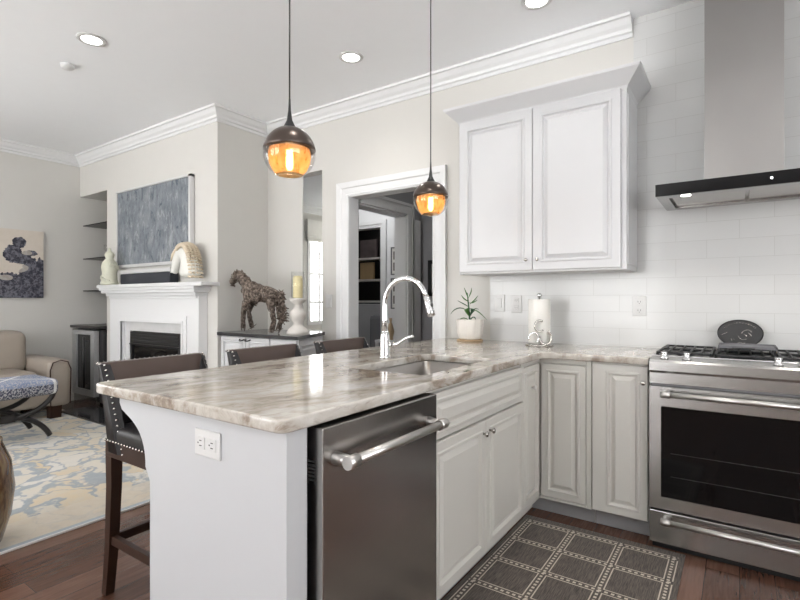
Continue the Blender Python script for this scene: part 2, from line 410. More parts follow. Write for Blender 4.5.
# tiled field: under the cabinet from x -1.46, full height right of the cabinet
b = B(); box(b, -1.47, -.53, YB-.008, YB, .90, 1.38); box(b, -.53, XR, YB-.008, YB, .90, CEIL)
struct('wall_backsplash', b, 'tile')
struct('wall_return', box(B(), -3.99, -3.85, YF+.12, YB+.12, 0, CEIL), 'wall')
b = B(); nx = -5.885
box(b, nx, -3.85, YF, YF+.12, 0, CEIL); box(b, XL, nx, YF, YF+.12, 2.44, CEIL)
box(b, XL, nx, YF+.5, YF+.6, 0, 2.6); box(b, nx, nx+.1, YF+.12, YF+.6, 0, 2.6); box(b, XL, nx, YF+.12, YF+.6, 2.44, 2.54)
struct('wall_fireplace', b, 'wall')
b = B(); wy0, wy1, wz0, wz1 = -1.35, .06, .74, 2.62
box(b, XL-.15, XL, YR, wy0, 0, CEIL); box(b, XL-.15, XL, wy1, YF+.7, 0, CEIL); box(b, XL-.15, XL, wy0, wy1, 0, wz0); box(b, XL-.15, XL, wy0, wy1, wz1, CEIL)
struct('wall_left', b, 'wall')
# rear wall behind the camera, unseen windows made wide to light the ceiling
b = B(); xs = [XL, -5.9, -3.6, -3.1, -1.2, XR]
for i in range(0, 5, 2): box(b, xs[i], xs[i+1], YR-.15, YR, 0, CEIL)
for i in (1, 3): box(b, xs[i], xs[i+1], YR-.15, YR, 0, .3); box(b, xs[i], xs[i+1], YR-.15, YR, 2.76, CEIL)
struct('wall_rear', b, 'wall')
b = B(); box(b, XR, XR+.15, YR, -2.2, 0, CEIL); box(b, XR, XR+.15, 1.4, YB+.12, 0, CEIL); box(b, XR, XR+.15, -2.2, 1.4, 0, .95); box(b, XR, XR+.15, -2.2, 1.4, 2.4, CEIL)
struct('wall_right', b, 'wall')
# left wall window out of view, kept for the daylight it gives
w = struct('window_1', (lambda b: (box(b, XL-.1, XL+.02, wy0, wy0+.07, wz0, wz1), box(b, XL-.1, XL+.02, wy1-.07, wy1, wz0, wz1), box(b, XL-.1, XL+.02, wy0, wy1, wz0, wz0+.07),
    box(b, XL-.1, XL+.02, wy0, wy1, wz1-.07, wz1), box(b, XL-.08, XL-.04, (wy0+wy1)/2-.02, (wy0+wy1)/2+.02, wz0, wz1), b)[-1])(B()), 'trim')
struct('window_pane', box(B(), XL-.07, XL-.065, wy0+.07, wy1-.07, wz0+.07, wz1-.07), 'glass', w)
b = B(); box(b, XL+.03, XL+.06, wy0-.03, wy1+.03, 2.18, 2.66)
for k in range(3): box(b, XL+.03, XL+.085-.01*k, wy0-.03, wy1+.03, 2.16+.05*k, 2.2+.05*k, .01)
struct('window_shade', b, 'linen', w)
for k, i in enumerate((1, 3)):
    b = B(); a0, a1 = xs[i], xs[i+1]
    for x0, x1, z0, z1 in ((a0, a0+.06, .3, 2.76), (a1-.06, a1, .3, 2.76), (a0+.06, a1-.06, .3, .36), (a0+.06, a1-.06, 2.70, 2.76), ((a0+a1)/2-.03, (a0+a1)/2+.03, .36, 2.70)): box(b, x0, x1, YR-.1, YR+.01, z0, z1)
    struct('window_%d' % (k+2), b, 'trim')  # unseen rear windows, sized for the daylight they let in
b = B()
for y0, y1, z0, z1 in ((-2.2, -2.14, .95, 2.4), (1.34, 1.4, .95, 2.4), (-2.2, 1.4, .95, 1.01), (-2.2, 1.4, 2.34, 2.4), (-.43, -.37, .95, 2.4)): box(b, XR-.01, XR+.1, y0, y1, z0, z1)
struct('window_5', b, 'trim')  # unseen right wall window, added for even daylight

# crown moulding profile: (out from the wall, height)
CP = [(0, 2.80), (.012, 2.80), (.014, 2.822), (.03, 2.828), (.036, 2.845), (.058, 2.862), (.075, 2.885), (.08, 2.892), (.10, 2.894), (.104, CEIL), (0, CEIL)]
def crown(p0, p1, nrm, m0=0, m1=0):
    """m0/m1: +1 outside corner (longer at the front), -1 inside corner, 0 square"""
    b = B(); p0, p1, nrm = Vector(p0), Vector(p1), Vector(nrm); d = (p1-p0).normalized(); R = []
    for p, s, m in ((p0, -1, m0), (p1, 1, m1)):
        R.append([b.verts.new((p.x+nrm.x*o+d.x*s*m*o, p.y+nrm.y*o+d.y*s*m*o, z)) for o, z in CP])
    n = len(CP); fs = [b.faces.new(R[0]), b.faces.new(R[1][::-1])]
    for i in range(n): fs.append(b.faces.new((R[0][i], R[0][(i+1) % n], R[1][(i+1) % n], R[1][i])))
    bmesh.ops.recalc_face_normals(b, faces=fs); return b
struct('trim_1', crown((-3.85, YB), (-.535, YB), (0, -1), -1, 0), 'trim')
struct('trim_2', crown((-3.85, YF), (-3.85, YB), (1, 0), 1, -1), 'trim')
struct('trim_3', crown((XL, YF), (-3.85, YF), (0, -1), -1, 1), 'trim')
struct('trim_4', crown((XL, YR), (XL, YF), (1, 0), 0, -1), 'trim')
# door casing on the kitchen side
def casing_profile(w_):  # (across from the opening, out from the wall)
    return [(0, 0), (0, .012), (.012, .016), (.02, .012), (w_*.55, .016), (w_*.62, .024), (w_*.9, .028), (w_, .03), (w_, 0)]
b = B(); x0, x1, zt, cw = -2.80, -1.945, 2.10, .12; pr = casing_profile(cw)
L = [[(x0-a, YB-o, 0), (x0-a, YB-o, zt+a), (x1+a, YB-o, zt+a), (x1+a, YB-o, 0)] for a, o in pr]
vv = [[b.verts.new(p) for p in row] for row in L]
for i in range(len(pr)-1):
    for k in range(3): b.faces.new((vv[i][k], vv[i][k+1], vv[i+1][k+1], vv[i+1][k]))
bmesh.ops.recalc_face_normals(b, faces=b.faces[:])
box(b, x0, x0+.006, YB-.005, YB+.125, 0, zt); box(b, x1-.006, x1, YB-.005, YB+.125, 0, zt); box(b, x0, x1, YB-.005, YB+.125, zt-.006, zt)
struct('trim_5', b, 'trim')

# ------------------------------------------------------------------ hall and room beyond
HX = -2.82; HE = 4.50
b = B(); box(b, HX-.12, HX, YB+.12, 3.44, 0, CEIL); box(b, HX-.12, HX, 4.2, HE, 0, CEIL); box(b, HX-.12, HX, 3.44, 4.2, 2.07, CEIL)
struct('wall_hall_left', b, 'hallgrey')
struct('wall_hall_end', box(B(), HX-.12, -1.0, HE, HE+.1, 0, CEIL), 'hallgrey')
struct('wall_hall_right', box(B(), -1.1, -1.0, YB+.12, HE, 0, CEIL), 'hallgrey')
b = B()
for k, (a, o) in enumerate(((0, .03), (.05, .018), (.09, .03))):
    a2 = a+.06 if k < 2 else a+.03
    box(b, HX, HX+o, 3.44, 4.2+a, 2.07+a, 2.07+a2, .004); box(b, HX, HX+o, 4.2+a, 4.2+a2, 0, 2.07+a2, .004)
box(b, HX-.13, HX+.01, 4.185, 4.2, 0, 2.07); box(b, HX-.13, HX+.01, 3.44, 4.2, 2.055, 2.07)
struct('trim_6', b, 'trim')
struct('door_1', (lambda b: (box(b, HX+.004, HX+.03, 4.285, 4.44, .01, 2.04, .004), b)[-1])(B()), 'trim')
YD = 5.0
b = B(); box(b, -3.73, HX-.12, YD, YD+.12, 0, CEIL); box(b, -4.62, -4.5, YD, YD+.12, 0, CEIL); box(b, -4.5, -3.73, YD, YD+.12, 2.12, CEIL)
struct('wall_far', b, 'trim')
b = B()
for k, (a, a2, o) in enumerate(((0, .04, .02), (.04, .09, .03))):
    box(b, -4.5-a2, -4.5-a, YD-o, YD, 0, 2.12+a); box(b, -3.73+a, -3.73+a2, YD-o, YD, 0, 2.12+a); box(b, -4.5-a2, -3.73+a2, YD-o, YD, 2.12+a, 2.12+a2)
struct('trim_7', b, 'trim')
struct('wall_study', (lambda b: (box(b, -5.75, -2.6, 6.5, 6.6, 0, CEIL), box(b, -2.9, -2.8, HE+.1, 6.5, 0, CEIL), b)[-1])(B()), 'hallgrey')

# bookcase in the study beyond two doorways
bc = thing('bookcase', (-4.6, 6.3, 0), 'dark bookcase with shelves seen through the far doorway', 'bookcase')
b = B(); box(b, -5.3, -3.9, 6.42, 6.46, 0, 2.4); box(b, -5.3, -5.26, 6.15, 6.46, 0, 2.4); box(b, -3.94, -3.9, 6.15, 6.46, 0, 2.4); box(b, -4.62, -4.58, 6.15, 6.46, 0, 2.4); box(b, -5.3, -3.9, 6.15, 6.46, 2.36, 2.4)
obj('carcass', b, 'ebony', bc)
for z in (.45, .80, 1.16, 1.5, 1.84): obj('shelf', box(B(), -5.26, -3.94, 6.15, 6.42, z, z+.03), 'whitewash', bc)
pb = obj('picture_box', box(B(), -5.05, -4.78, 6.2, 6.24, 1.53, 1.80, .005), 'book_tan'); tag(pb, 'tan picture on the upper shelf of the dark bookcase, left half', 'picture')
pb = obj('picture_box', box(B(), -5.05, -4.72, 6.2, 6.24, 1.87, 2.16, .005), 'photo_dark'); tag(pb, 'dark picture standing on the topmost bookcase shelf', 'picture')
i = 0
for z, n_ in ((.83, 4), (1.19, 5), (1.53, 4), (1.87, 3)):
    x = -4.56
    for k in range(n_):
        wd = .03+.012*((i*7) % 3); hh = .2+.03*((i*5) % 4)
        o = obj('book', box(B(), x, x+wd, 6.18, 6.36, z, z+hh, .003), ('book_red', 'book_tan', 'book_blue')[i % 3])
        tag(o, 'upright book among the row in the dark study bookcase, right half', 'book', 'books on the study bookcase'); x += wd+.003; i += 1
gp = obj('low_cabinet', box(B(), -4.95, -4.22, 5.75, 6.1, .0, 1.14, .01), 'toekick'); tag(gp, 'plain grey low cabinet standing before the study bookcase', 'cabinet')
ch = thing('armchair', (-4.1, 5.45, 0), 'grey armchair in the study beyond the far doorway', 'armchair')
obj('seat', box(B(), -4.4, -3.8, 5.3, 5.7, .12, .45, .05), 'greychair', ch); obj('backrest', box(B(), -4.4, -3.8, 5.6, 5.72, .3, .98, .05), 'greychair', ch)
for x in (-4.36, -3.84):
    for y in (5.34, 5.66): obj('leg', box(B(), x-.02, x+.02, y-.02, y+.02, 0, .13), 'ebony', ch)
b = B()
for k in range(9): box(b, -4.42, -4.30, 5.13, 5.15, .62+k*.05, .655+k*.05, .003)
box(b, -4.43, -4.29, 5.15, 5.17, 0, 1.07)
tag(obj('slatted_panel', b, 'whitewash'), 'pale slatted panel just inside the far doorway', 'screen')
# pictures on far wall and end wall
for z0, z1, lb in ((1.51, 1.855, 'upper narrow frame of two hung between the far doorway and casing'), (1.09, 1.47, 'lower narrow frame of two hung between the far doorway and casing')):
    f = thing('framed_picture', (-3.51, YD, z0), lb, 'picture frame')
    b = B()
    for x0, x1, a0, a1 in ((-3.57, -3.555, z0, z1), (-3.465, -3.45, z0, z1), (-3.57, -3.45, z0, z0+.015), (-3.57, -3.45, z1-.015, z1)): box(b, x0, x1, YD-.02, YD-.001, a0, a1)
    obj('frame', b, 'greychair', f); obj('mat', box(B(), -3.555, -3.465, YD-.01, YD-.003, z0+.015, z1-.015), 'photo_paper', f)
    for k in (0, 1):
        zc = z0+(z1-z0)*(.3+.4*k); obj('print', box(B(), -3.535, -3.485, YD-.013, YD-.01, zc-.05, zc+.05), 'photo_dark', f)
f = thing('framed_picture', (-2.55, HE, 1.2), 'black frame on the grey hall wall, at the right edge of the doorway', 'picture frame')
b = B()
for x0, x1, a0, a1 in ((-2.72, -2.68, 1.24, 1.62), (-2.38, -2.34, 1.24, 1.62), (-2.72, -2.34, 1.24, 1.28), (-2.72, -2.34, 1.58, 1.62)): box(b, x0, x1, HE-.03, HE-.001, a0, a1)
obj('frame', b, 'black', f); obj('print', box(B(), -2.68, -2.38, HE-.015, HE-.003, 1.28, 1.58), 'photo_paper', f)
ct = thing('console_table', (-3.45, 4.85, 0), 'small white console table against the far wall under the narrow frames', 'table')
obj('tabletop', box(B(), -3.62, -3.2, 4.72, 4.97, .69, .72, .005), 'trim', ct)
for x in (-3.6, -3.22):
    for y in (4.74, 4.95): obj('leg', box(B(), x-.015, x+.015, y-.015, y+.015, 0, .69), 'trim', ct)
b = lathe(B(), [(.0, .72), (.035, .72), (.03, .75), (.045, .82), (.025, .9), (.012, .93), (.02, .98), (0, .975)], (-3.47, 4.84, 0), 16)
tag(obj('vase', b, 'cork'), 'small brown vase on the console table behind the faucet', 'vase')

# ------------------------------------------------------------------ sun room opening and buffet niche
# tall opening beside the doorway looks into a sun room with its own window
b = B(); sy0, sy1 = 6.50, 7.95
box(b, XL-.15, XL, 3.40, sy0, 0, CEIL); box(b, XL-.15, XL, sy1, 8.3, 0, CEIL); box(b, XL-.15, XL, sy0, sy1, 0, .74); box(b, XL-.15, XL, sy0, sy1, 2.62, CEIL)
struct('wall_sunroom_left', b, 'wall')
struct('wall_sunroom_end', box(B(), XL, -5.8, 8.3, 8.4, 0, CEIL), 'wall')
struct('wall_sunroom_right', prism(B(), [(-4.62, 5.121), (-4.72, 5.121), (-5.86, 6.5), (-5.86, 8.3), (-5.76, 8.3), (-5.76, 6.5)], 2, 0, CEIL), 'wall')
b = B()
for y0, y1, z0_, z1_ in ((sy0, sy0+.07, .74, 2.62), (sy1-.07, sy1, .74, 2.62), (sy0+.07, sy1-.07, .74, .81), (sy0+.07, sy1-.07, 2.55, 2.62)): box(b, XL-.1, XL+.02, y0, y1, z0_, z1_)
for y in (6.86, 7.22, 7.58): box(b, XL-.06, XL-.03, y-.022, y+.022, .81, 2.55)
for z in (1.16, 1.69): box(b, XL-.058, XL-.032, sy0+.07, sy1-.07, z-.024, z+.024)
w = struct('window_6', b, 'trim')
struct('window_pane', box(B(), XL-.05, XL-.045, sy0+.07, sy1-.07, .81, 2.55), 'glass', w)
b = B(); box(b, XL+.03, XL+.06, sy0-.05, sy1+.03, 2.30, 2.68)
for k in range(3): box(b, XL+.03, XL+.085-.01*k, sy0-.051, sy1+.031, 2.28+.05*k, 2.32+.05*k, .01)
struct('window_shade', b, 'linen', w)
struct('trim_8', crown((XL, 3.40), (XL, 8.3), (1, 0), 0, 0), 'trim')

def door_bm(x0, x1, z0, z1, yf, th=.02, st=.055, left=0):
    """raised panel door facing -y; front face at yf"""
    b = B(); rings = [(0, th), (0, .003), (.003, 0), (st-.015, 0), (st-.011, -.005), (st-.003, -.005), (st+.003, .009), (st+.009, .010), (st+.030, -.002), (st+.033, -.002)] if st > .02 else [(0, th), (0, .003), (.003, 0), (.02, 0), (.024, .006), (.03, .006)]
    R = []
    for ins, dep in rings:
        l_ = ins+(left-st if left and ins > .01 else 0)
        R.append([b.verts.new(p) for p in ((x0+l_, yf+dep, z0+ins), (x1-ins, yf+dep, z0+ins), (x1-ins, yf+dep, z1-ins), (x0+l_, yf+dep, z1-ins))])
    for a, c_ in zip(R, R[1:]):
        for k in range(4): b.faces.new((a[k], a[(k+1) % 4], c_[(k+1) % 4], c_[k]))
    b.faces.new(R[-1]); b.faces.new(R[0][::-1]); bmesh.ops.recalc_face_normals(b, faces=b.faces[:]); return b
def rot_to_x(bm, px, py):
    """a mesh authored around (px,py) facing -y is turned to face +x"""
    return xf(bm, Matrix.Translation((px, py, 0)) @ Matrix.Rotation(PI/2, 4, 'Z') @ Matrix.Translation((-px, -py, 0)))
def knob_bm(x, y, z, r=.013):
    return lathe(B(), [(0, 0), (.005, 0), (.0045, .012), (r*.8, .016), (r, .021), (r*.8, .026), (0, .028)], (x, y, z), 16, '-Y')

bf = thing('buffet_cabinet', (-3.35, 3.0, 0), 'white panelled buffet cabinet in the niche beside the doorway', 'cabinet')
obj('body', prism(B(), [(-3.845, 2.75), (-2.868, 2.75), (-3.085, 3.255), (-3.845, 3.255)], 2, 0, .885), 'cabinet', bf)
for x0, x1, xm in ((-3.83, -3.495, -3.53), (-3.485, -3.19, -3.45), (-3.175, -2.872, None)):
    d = obj('door', door_bm(x0, x1, .1, .878, 2.73, st=.045), 'cabinet', bf)
    if xm: obj('handle', tube(B(), bez((xm-.028, 2.729, .862), (xm-.028, 2.695, .845), (xm+.028, 2.695, .845), (xm+.028, 2.729, .862), 8), .005, 8), 'black', d)
obj('side_panel', xf(door_bm(0.01, .53, .1, .878, 0, .012), Matrix.Translation((-2.856, 2.742, 0)) @ Matrix.Rotation(math.atan2(.505, -.217), 4, 'Z')), 'cabinet', bf)
obj('stone_top', prism(B(), [(-3.845, 2.70), (-2.825, 2.70), (-3.06, 3.258), (-3.845, 3.258)], 2, .887, .915), 'blackstone', bf)['label'] = 'black polished stone top'

# candle holder on buffet
cx, cy, z0 = -3.03, 2.90, .915
c_ = thing('candle_holder', (cx, cy, z0), 'whitewashed turned candle holder beside the driftwood horse', 'candle holder')
obj('base', lathe(B(), [(0, 0), (.095, 0), (.092, .02), (.075, .045), (.045, .07), (.035, .085), (.055, .12), (.068, .155), (.062, .19), (.038, .215), (.04, .225), (.032, .24), (.03, .25), (.06, .27), (.07, .29), (.07, .30), (0, .30)], (cx, cy, z0), 32), 'whitewash', c_)
obj('hurricane_glass', lathe(B(), [(.052, .302), (.055, .302), (.055, .52), (.052, .52)], (cx, cy, z0), 32, closed=True), 'glass', c_)
tag(obj('pillar_candle', lathe(B(), [(0, .302), (.038, .302), (.040, .31), (.040, .47), (.034, .485), (.01, .46), (0, .46)], (cx, cy, z0), 24), 'wax'), 'yellow pillar candle inside the glass on the candle holder', 'candle')

# driftwood horse
def driftwood_horse():
    ox, oy, oz = -3.405, 2.82, .915
    # local coordinates: x (head at -), z up
    V = [(.02, 0, .27), (-.10, 0, .29), (.17, 0, .285), (-.19, 0, .36), (-.27, 0, .43), (-.305, 0, .445), (-.36, 0, .385), (-.385, 0, .35),
         (-.12, -.045, .22), (-.16, -.05, .14), (-.165, -.05, .06), (-.165, -.05, .0), (-.10, .045, .22), (-.19, .05, .19), (-.215, .05, .12), (-.175, .05, .01),
         (.19, -.05, .2), (.215, -.055, .13), (.24, -.055, .07), (.21, -.055, 0), (.19, .05, .2), (.17, .055, .13), (.20, .055, .07), (.165, .055, 0),
         (.25, 0, .27), (.275, 0, .18), (.28, 0, .08)]
    E_ = [(0, 1), (0, 2), (1, 3), (3, 4), (4, 5), (5, 6), (6, 7), (1, 8), (8, 9), (9, 10), (10, 11), (1, 12), (12, 13), (13, 14), (14, 15), (2, 16), (16, 17), (17, 18), (18, 19), (2, 20), (20, 21), (21, 22), (22, 23), (2, 24), (24, 25), (25, 26)]
    Rr = [.066, .070, .068, .046, .034, .032, .022, .018, .03, .014, .010, .013, .03, .018, .010, .012, .032, .016, .010, .013, .032, .016, .010, .013, .02, .012, .006]
    bm = skin_bm(V, E_, Rr, 2)
    xf(bm, Matrix.Diagonal((1, 1, 1.10, 1)))
    rnd = random.Random(3); bm.faces.ensure_lookup_table()
    spots = [(f.calc_center_median().copy(), f.normal.copy()) for f in bm.faces]
    axes = [((0, 2), (1, 0, .0)), ]
    for k in range(420):
        p, n_ = spots[rnd.randrange(len(spots))]
        if p.z < .22 and abs(p.y) > .02: d = Vector((rnd.uniform(-.25, .25), 0, 1)); ln = rnd.uniform(.02, .045); r = .004
        elif p.x < -.12: d = Vector((-.7+rnd.uniform(-.4, .4), rnd.uniform(-.2, .2), .7)); ln = rnd.uniform(.02, .04); r = .0055
        else: d = Vector((1, rnd.uniform(-.3, .3), rnd.uniform(-.9, .9))); ln = rnd.uniform(.03, .06); r = .007
        d = (d-n_*d.dot(n_)).normalized(); q = p+n_*.004
        tube(bm, [q-d*ln, q+n_*.004, q+d*ln], [r*.6, r, r*.5], 5)
    for s in (-1, 1): tube(bm, [(-.285, s*.02, .47), (-.28, s*.028, .51), (-.285, s*.025, .525)], [.012, .009, .003], 6)
    for k in range(26):
        u = k/25; p = Vector((-.27+.2*u, 0, .49-.13*u)); tube(bm, [p-Vector((.01, 0, .02)), p+Vector((.02, rnd.uniform(-.02, .02), .02))], [.006, .003], 5)
    xf(bm, Matrix.Translation((ox, oy, oz-min(v.co.z for v in bm.verts)+.001)))
    o = obj('driftwood_horse', bm, 'drift'); tag(o, 'brown driftwood horse sculpture standing on the black buffet top', 'sculpture')
driftwood_horse()

# ------------------------------------------------------------------ fireplace group
FX0, FX1 = -5.62, -4.00
fp = thing('fireplace', ((FX0+FX1)/2, YF, 0), 'white mantelpiece fireplace with black firebox between niche and wall corner', 'fireplace')
b = B(); box(b, FX0, FX0+.25, 2.62, YF-.001, 0, .98); box(b, FX1-.25, FX1, 2.62, YF-.001, 0, .98); box(b, FX0, FX1, 2.62, YF-.001, .98, 1.24)
for o_, w_ in ((.018, .025), (.01, .07)):   # raised inner frame
    box(b, FX0+.25-w_, FX0+.25, 2.62-o_, 2.621, .031, .98); box(b, FX1-.25, FX1-.25+w_, 2.62-o_, 2.621, .031, .98); box(b, FX0+.25-w_, FX1-.25+w_, 2.62-o_, 2.621, .98, .98+w_)
obj('surround', b, 'trim', fp)
b = B()
for (o_, z0_, z1_) in ((.03, 1.215, 1.24), (.05, 1.24, 1.27), (.085, 1.27, 1.30), (.10, 1.30, 1.325)): box(b, FX0+.04-o_, FX1-.04+o_, 2.63-o_, YF-.001, z0_, z1_, .006)
box(b, -5.71, -3.81, 2.52, YF-.001, 1.325, 1.36, .008)
obj('mantel_shelf', b, 'trim', fp)
b = B(); box(b, FX0+.25, FX0+.35, 2.66, YF-.001, 0, .98); box(b, FX1-.35, FX1-.25, 2.66, YF-.001, 0, .98); box(b, FX0+.35, FX1-.35, 2.66, YF-.001, .88, .98); obj('marble_slips', b, 'surround', fp)
fb = obj('firebox', (lambda b: (box(b, FX0+.35, FX1-.35, 2.69, YF+.02-.021, .0, .88), box(b, FX0+.35, FX1-.35, 2.655, 2.69, .75, .87, .004), box(b, FX0+.35, FX1-.35, 2.645, 2.66, .735, .75, .003), box(b, FX0+.35, FX0+.39, 2.655, 2.69, 0, .75), box(b, FX1-.39, FX1-.35, 2.655, 2.69, 0, .75), b)[-1])(B()), 'black', fp)
obj('glass_front', box(B(), FX0+.41, FX1-.41, 2.665, 2.68, .10, .72, .004), 'blackglass', fb)
b = B()
for k in range(3): box(b, FX0+.37, FX1-.37, 2.645, 2.66, .775+k*.03, .787+k*.03, .003)
obj('louvre', b, 'iron', fb)
tag(obj('hearth_slab', box(B(), -5.90, -3.95, 2.25, 2.575, .001, .03, .004), 'blackstone'), 'black stone hearth slab on the floor before the fireplace', 'hearth')

pa = thing('abstract_painting', (-4.83, 2.66, 1.54), 'grey blue abstract painting in a silver frame above the mantel', 'painting')
px0, px1, pz0, pz1 = -5.585, -4.20, 1.545, 2.375; b = B()
for a in ((px0, px0+.02, pz0, pz1), (px1-.03, px1, pz0, pz1), (px0, px1, pz0, pz0+.03), (px0, px1, pz1-.02, pz1)): box(b, a[0], a[1], 2.665, 2.705, a[2], a[3])
obj('frame', b, 'silverframe', pa); obj('canvas', box(B(), px0+.02, px1-.03, 2.675, 2.70, pz0+.03, pz1-.02), 'abstract', pa)
sb = thing('soundbar', (-4.9, 2.6, 1.36), 'long charcoal soundbar on the mantel beneath the painting', 'soundbar')
obj('grille', box(B(), -5.36, -4.43, 2.60, 2.69, 1.365, 1.47, .01), 'greybar', sb); obj('casing', box(B(), -5.36, -4.43, 2.60, 2.70, 1.471, 1.51, .006), 'silverframe', sb)

# horse head bust
def bust():
    ox, oy, oz = -4.12, 2.592, 1.36
    t_ = thing('horse_head_bust', (ox, oy, oz), 'ivory horse head bust with tan mane on the mantel right end', 'sculpture')
    V = [(.03, 0, .03), (.04, 0, .12), (.02, 0, .21), (-.04, 0, .275), (-.11, 0, .265), (-.165, 0, .20), (-.205, 0, .13), (-.225, 0, .085)]
    bm = skin_bm(V, [(i, i+1) for i in range(7)], [(.10, .13), (.085, .12), (.07, .10), (.06, .075), (.06, .075), (.05, .06), (.04, .045), (.036, .042)], 2)
    for v in bm.verts: v.co.z = max(v.co.z, 0)
    for s in (-1, 1):
        tube(bm, [(-.05, s*.03, .31), (-.055, s*.035, .34), (-.06, s*.03, .365)], [.018, .014, .003], 8)
        sphere(bm, (-.115, s*.045, .265), .012); sphere(bm, (-.235, s*.022, .10), .008)
    xf(bm, Matrix.Translation((ox, oy, oz))); obj('bust', bm, 'ivory', t_)
    m = B(); rnd = random.Random(5)
    path = bez((-.11, 0, .325), (-.01, 0, .41), (.140, 0, .35), (.142, 0, .05), 24)
    for k, p in enumerate(path):
        d = (path[min(k+1, 24)]-path[max(k-1, 0)]).normalized(); out = Vector((d.z*-1, 0, d.x)) if d.x > .999 else Vector((-d.z, 0, d.x))
        if out.x+out.z < 0: out = -out
        for yy in (-.055, -.03, 0, .03, .055):
            q = p+Vector((0, yy, 0))-out*abs(yy)*abs(yy)*5.5
            tube(m, [q-out*.03, q-out*.012+Vector((0, 0, rnd.uniform(-.004, .004))), q+out*.012-Vector((0, 0, .004)), q+out*.022-Vector((0, 0, .014))], [.009, .011, .009, .003], 6)
    for k in range(10):
        y0 = .05*math.sin(k*2.1); tube(m, [(-.09-.005*k, y0*.6, .335-.003*k), (-.125-.006*k, y0, .305-.006*k), (-.15-.006*k, y0*1.1, .262-.008*k)], [.012, .013, .004], 6)
    xf(m, Matrix.Translation((ox, oy, oz))); obj('mane', m, 'mane', t_)
bust()
fg = lathe(B(), [(0, 0), (.085, 0), (.088, .02), (.075, .05), (.07, .12), (.08, .18), (.072, .23), (.05, .26), (.035, .28), (.045, .30), (.05, .32), (.035, .345), (.014, .36), (.012, .385), (0, .39)], (-5.50, 2.56, 1.36), 20)
for k in range(60):
    a = k*2.4; z = 1.38+.2*((k*37) % 60)/60; sphere(fg, (-5.50+.072*math.cos(a), 2.56+.072*math.sin(a), z), .016, u=8, v=6)
tag(obj('figurine', fg, 'carved'), 'pale green carved stone figurine on the mantel left end', 'figurine')

# niche shelves and contents
for z, lb in ((2.09, 'glass shelf in the niche, topmost of three'), (1.69, 'glass shelf in the niche, middle of three'), (1.305, 'glass shelf in the niche, lowest of three')):
    tag(obj('glass_shelf', box(B(), XL+.002, nx-.002, YF+.03, YF+.49, z, z+.01, .001), 'smoked'), lb, 'shelf', 'glass shelves in the niche')
def wine_glass(x, y, z, lb, s=1):
    b = lathe(B(), [(0, 0), (.035*s, .002), (.033*s, .005), (.005, .008), (.004, .08*s), (.02*s, .09*s), (.036*s, .12*s), (.034*s, .17*s), (.032*s, .17*s), (.033*s, .12*s), (.018*s, .095*s), (0, .088*s)], (x, y, z), 20)
    tag(obj('wine_glass', b, 'glass'), lb, 'glass', 'glasses on the niche shelves')
wine_glass(-6.34, 2.92, 1.701, 'stemmed glass on the middle niche shelf, left one'); wine_glass(-6.18, 2.92, 1.701, 'stemmed glass on the middle niche shelf, right one')
for x, lb in ((-6.33, 'small dark bowl on the lowest niche shelf, left one'), (-6.16, 'small dark bowl on the lowest niche shelf, right one')):
    tag(obj('small_bowl', lathe(B(), [(0, .0), (.025, 0), (.006, .015), (.006, .04), (.05, .065), (.052, .075), (.046, .073), (0, .05)], (x, 2.88, 1.316), 18), 'greychair'), lb, 'bowl', 'dark bowls in the niche')
# wine cooler
wc = thing('wine_cooler', (-6.24, 2.75, 0), 'stainless steel wine cooler with glass door under the niche shelves', 'wine cooler')
obj('body', (lambda b: (box(b, -6.54, -5.90, 2.68, 3.18, .03, .86, .005), b)[-1])(B()), 'black', wc)
dr = obj('door', (lambda b: (box(b, -6.54, -6.44, 2.62, 2.675, .10, .85, .004), box(b, -6.08, -5.99, 2.62, 2.675, .10, .85, .004), box(b, -6.44, -6.08, 2.62, 2.675, .10, .17), box(b, -6.44, -6.08, 2.62, 2.675, .80, .85), b)[-1])(B()), 'steel_pale', wc)
obj('glass', box(B(), -6.44, -6.08, 2.64, 2.66, .17, .80), 'winedark', dr)
b = tube(B(), [(-6.13, 2.575, .2), (-6.13, 2.575, .78)], .014, 12); tube(b, [(-6.13, 2.575, .25), (-6.13, 2.63, .25)], .008, 8); tube(b, [(-6.13, 2.575, .73), (-6.13, 2.63, .73)], .008, 8); obj('handle', b, 'black', dr)
obj('kick_plate', box(B(), -6.54, -5.99, 2.64, 2.68, .0, .09), 'steel_x', wc)
tag(obj('niche_counter', box(B(), XL+.001, nx-.001, 2.60, 3.20, .875, .905, .003), 'ebony'), 'dark wooden slab over the wine cooler in the niche', 'countertop')

# left wall print
tag(obj('canvas_print', box(B(), XL+.001, XL+.035, 1.90, 2.318, 1.223, 1.973, .002), 'print', origin=(XL+.02, 2.11, 1.223)), 'dark figure art print on the left living room wall above the sofa', 'picture')
tag(obj('canvas_print', box(B(), XL+.001, XL+.035, 1.45, 1.885, 1.223, 1.973, .002), 'photo_dark'), 'dark art print at the very left edge beside the figure print', 'picture')

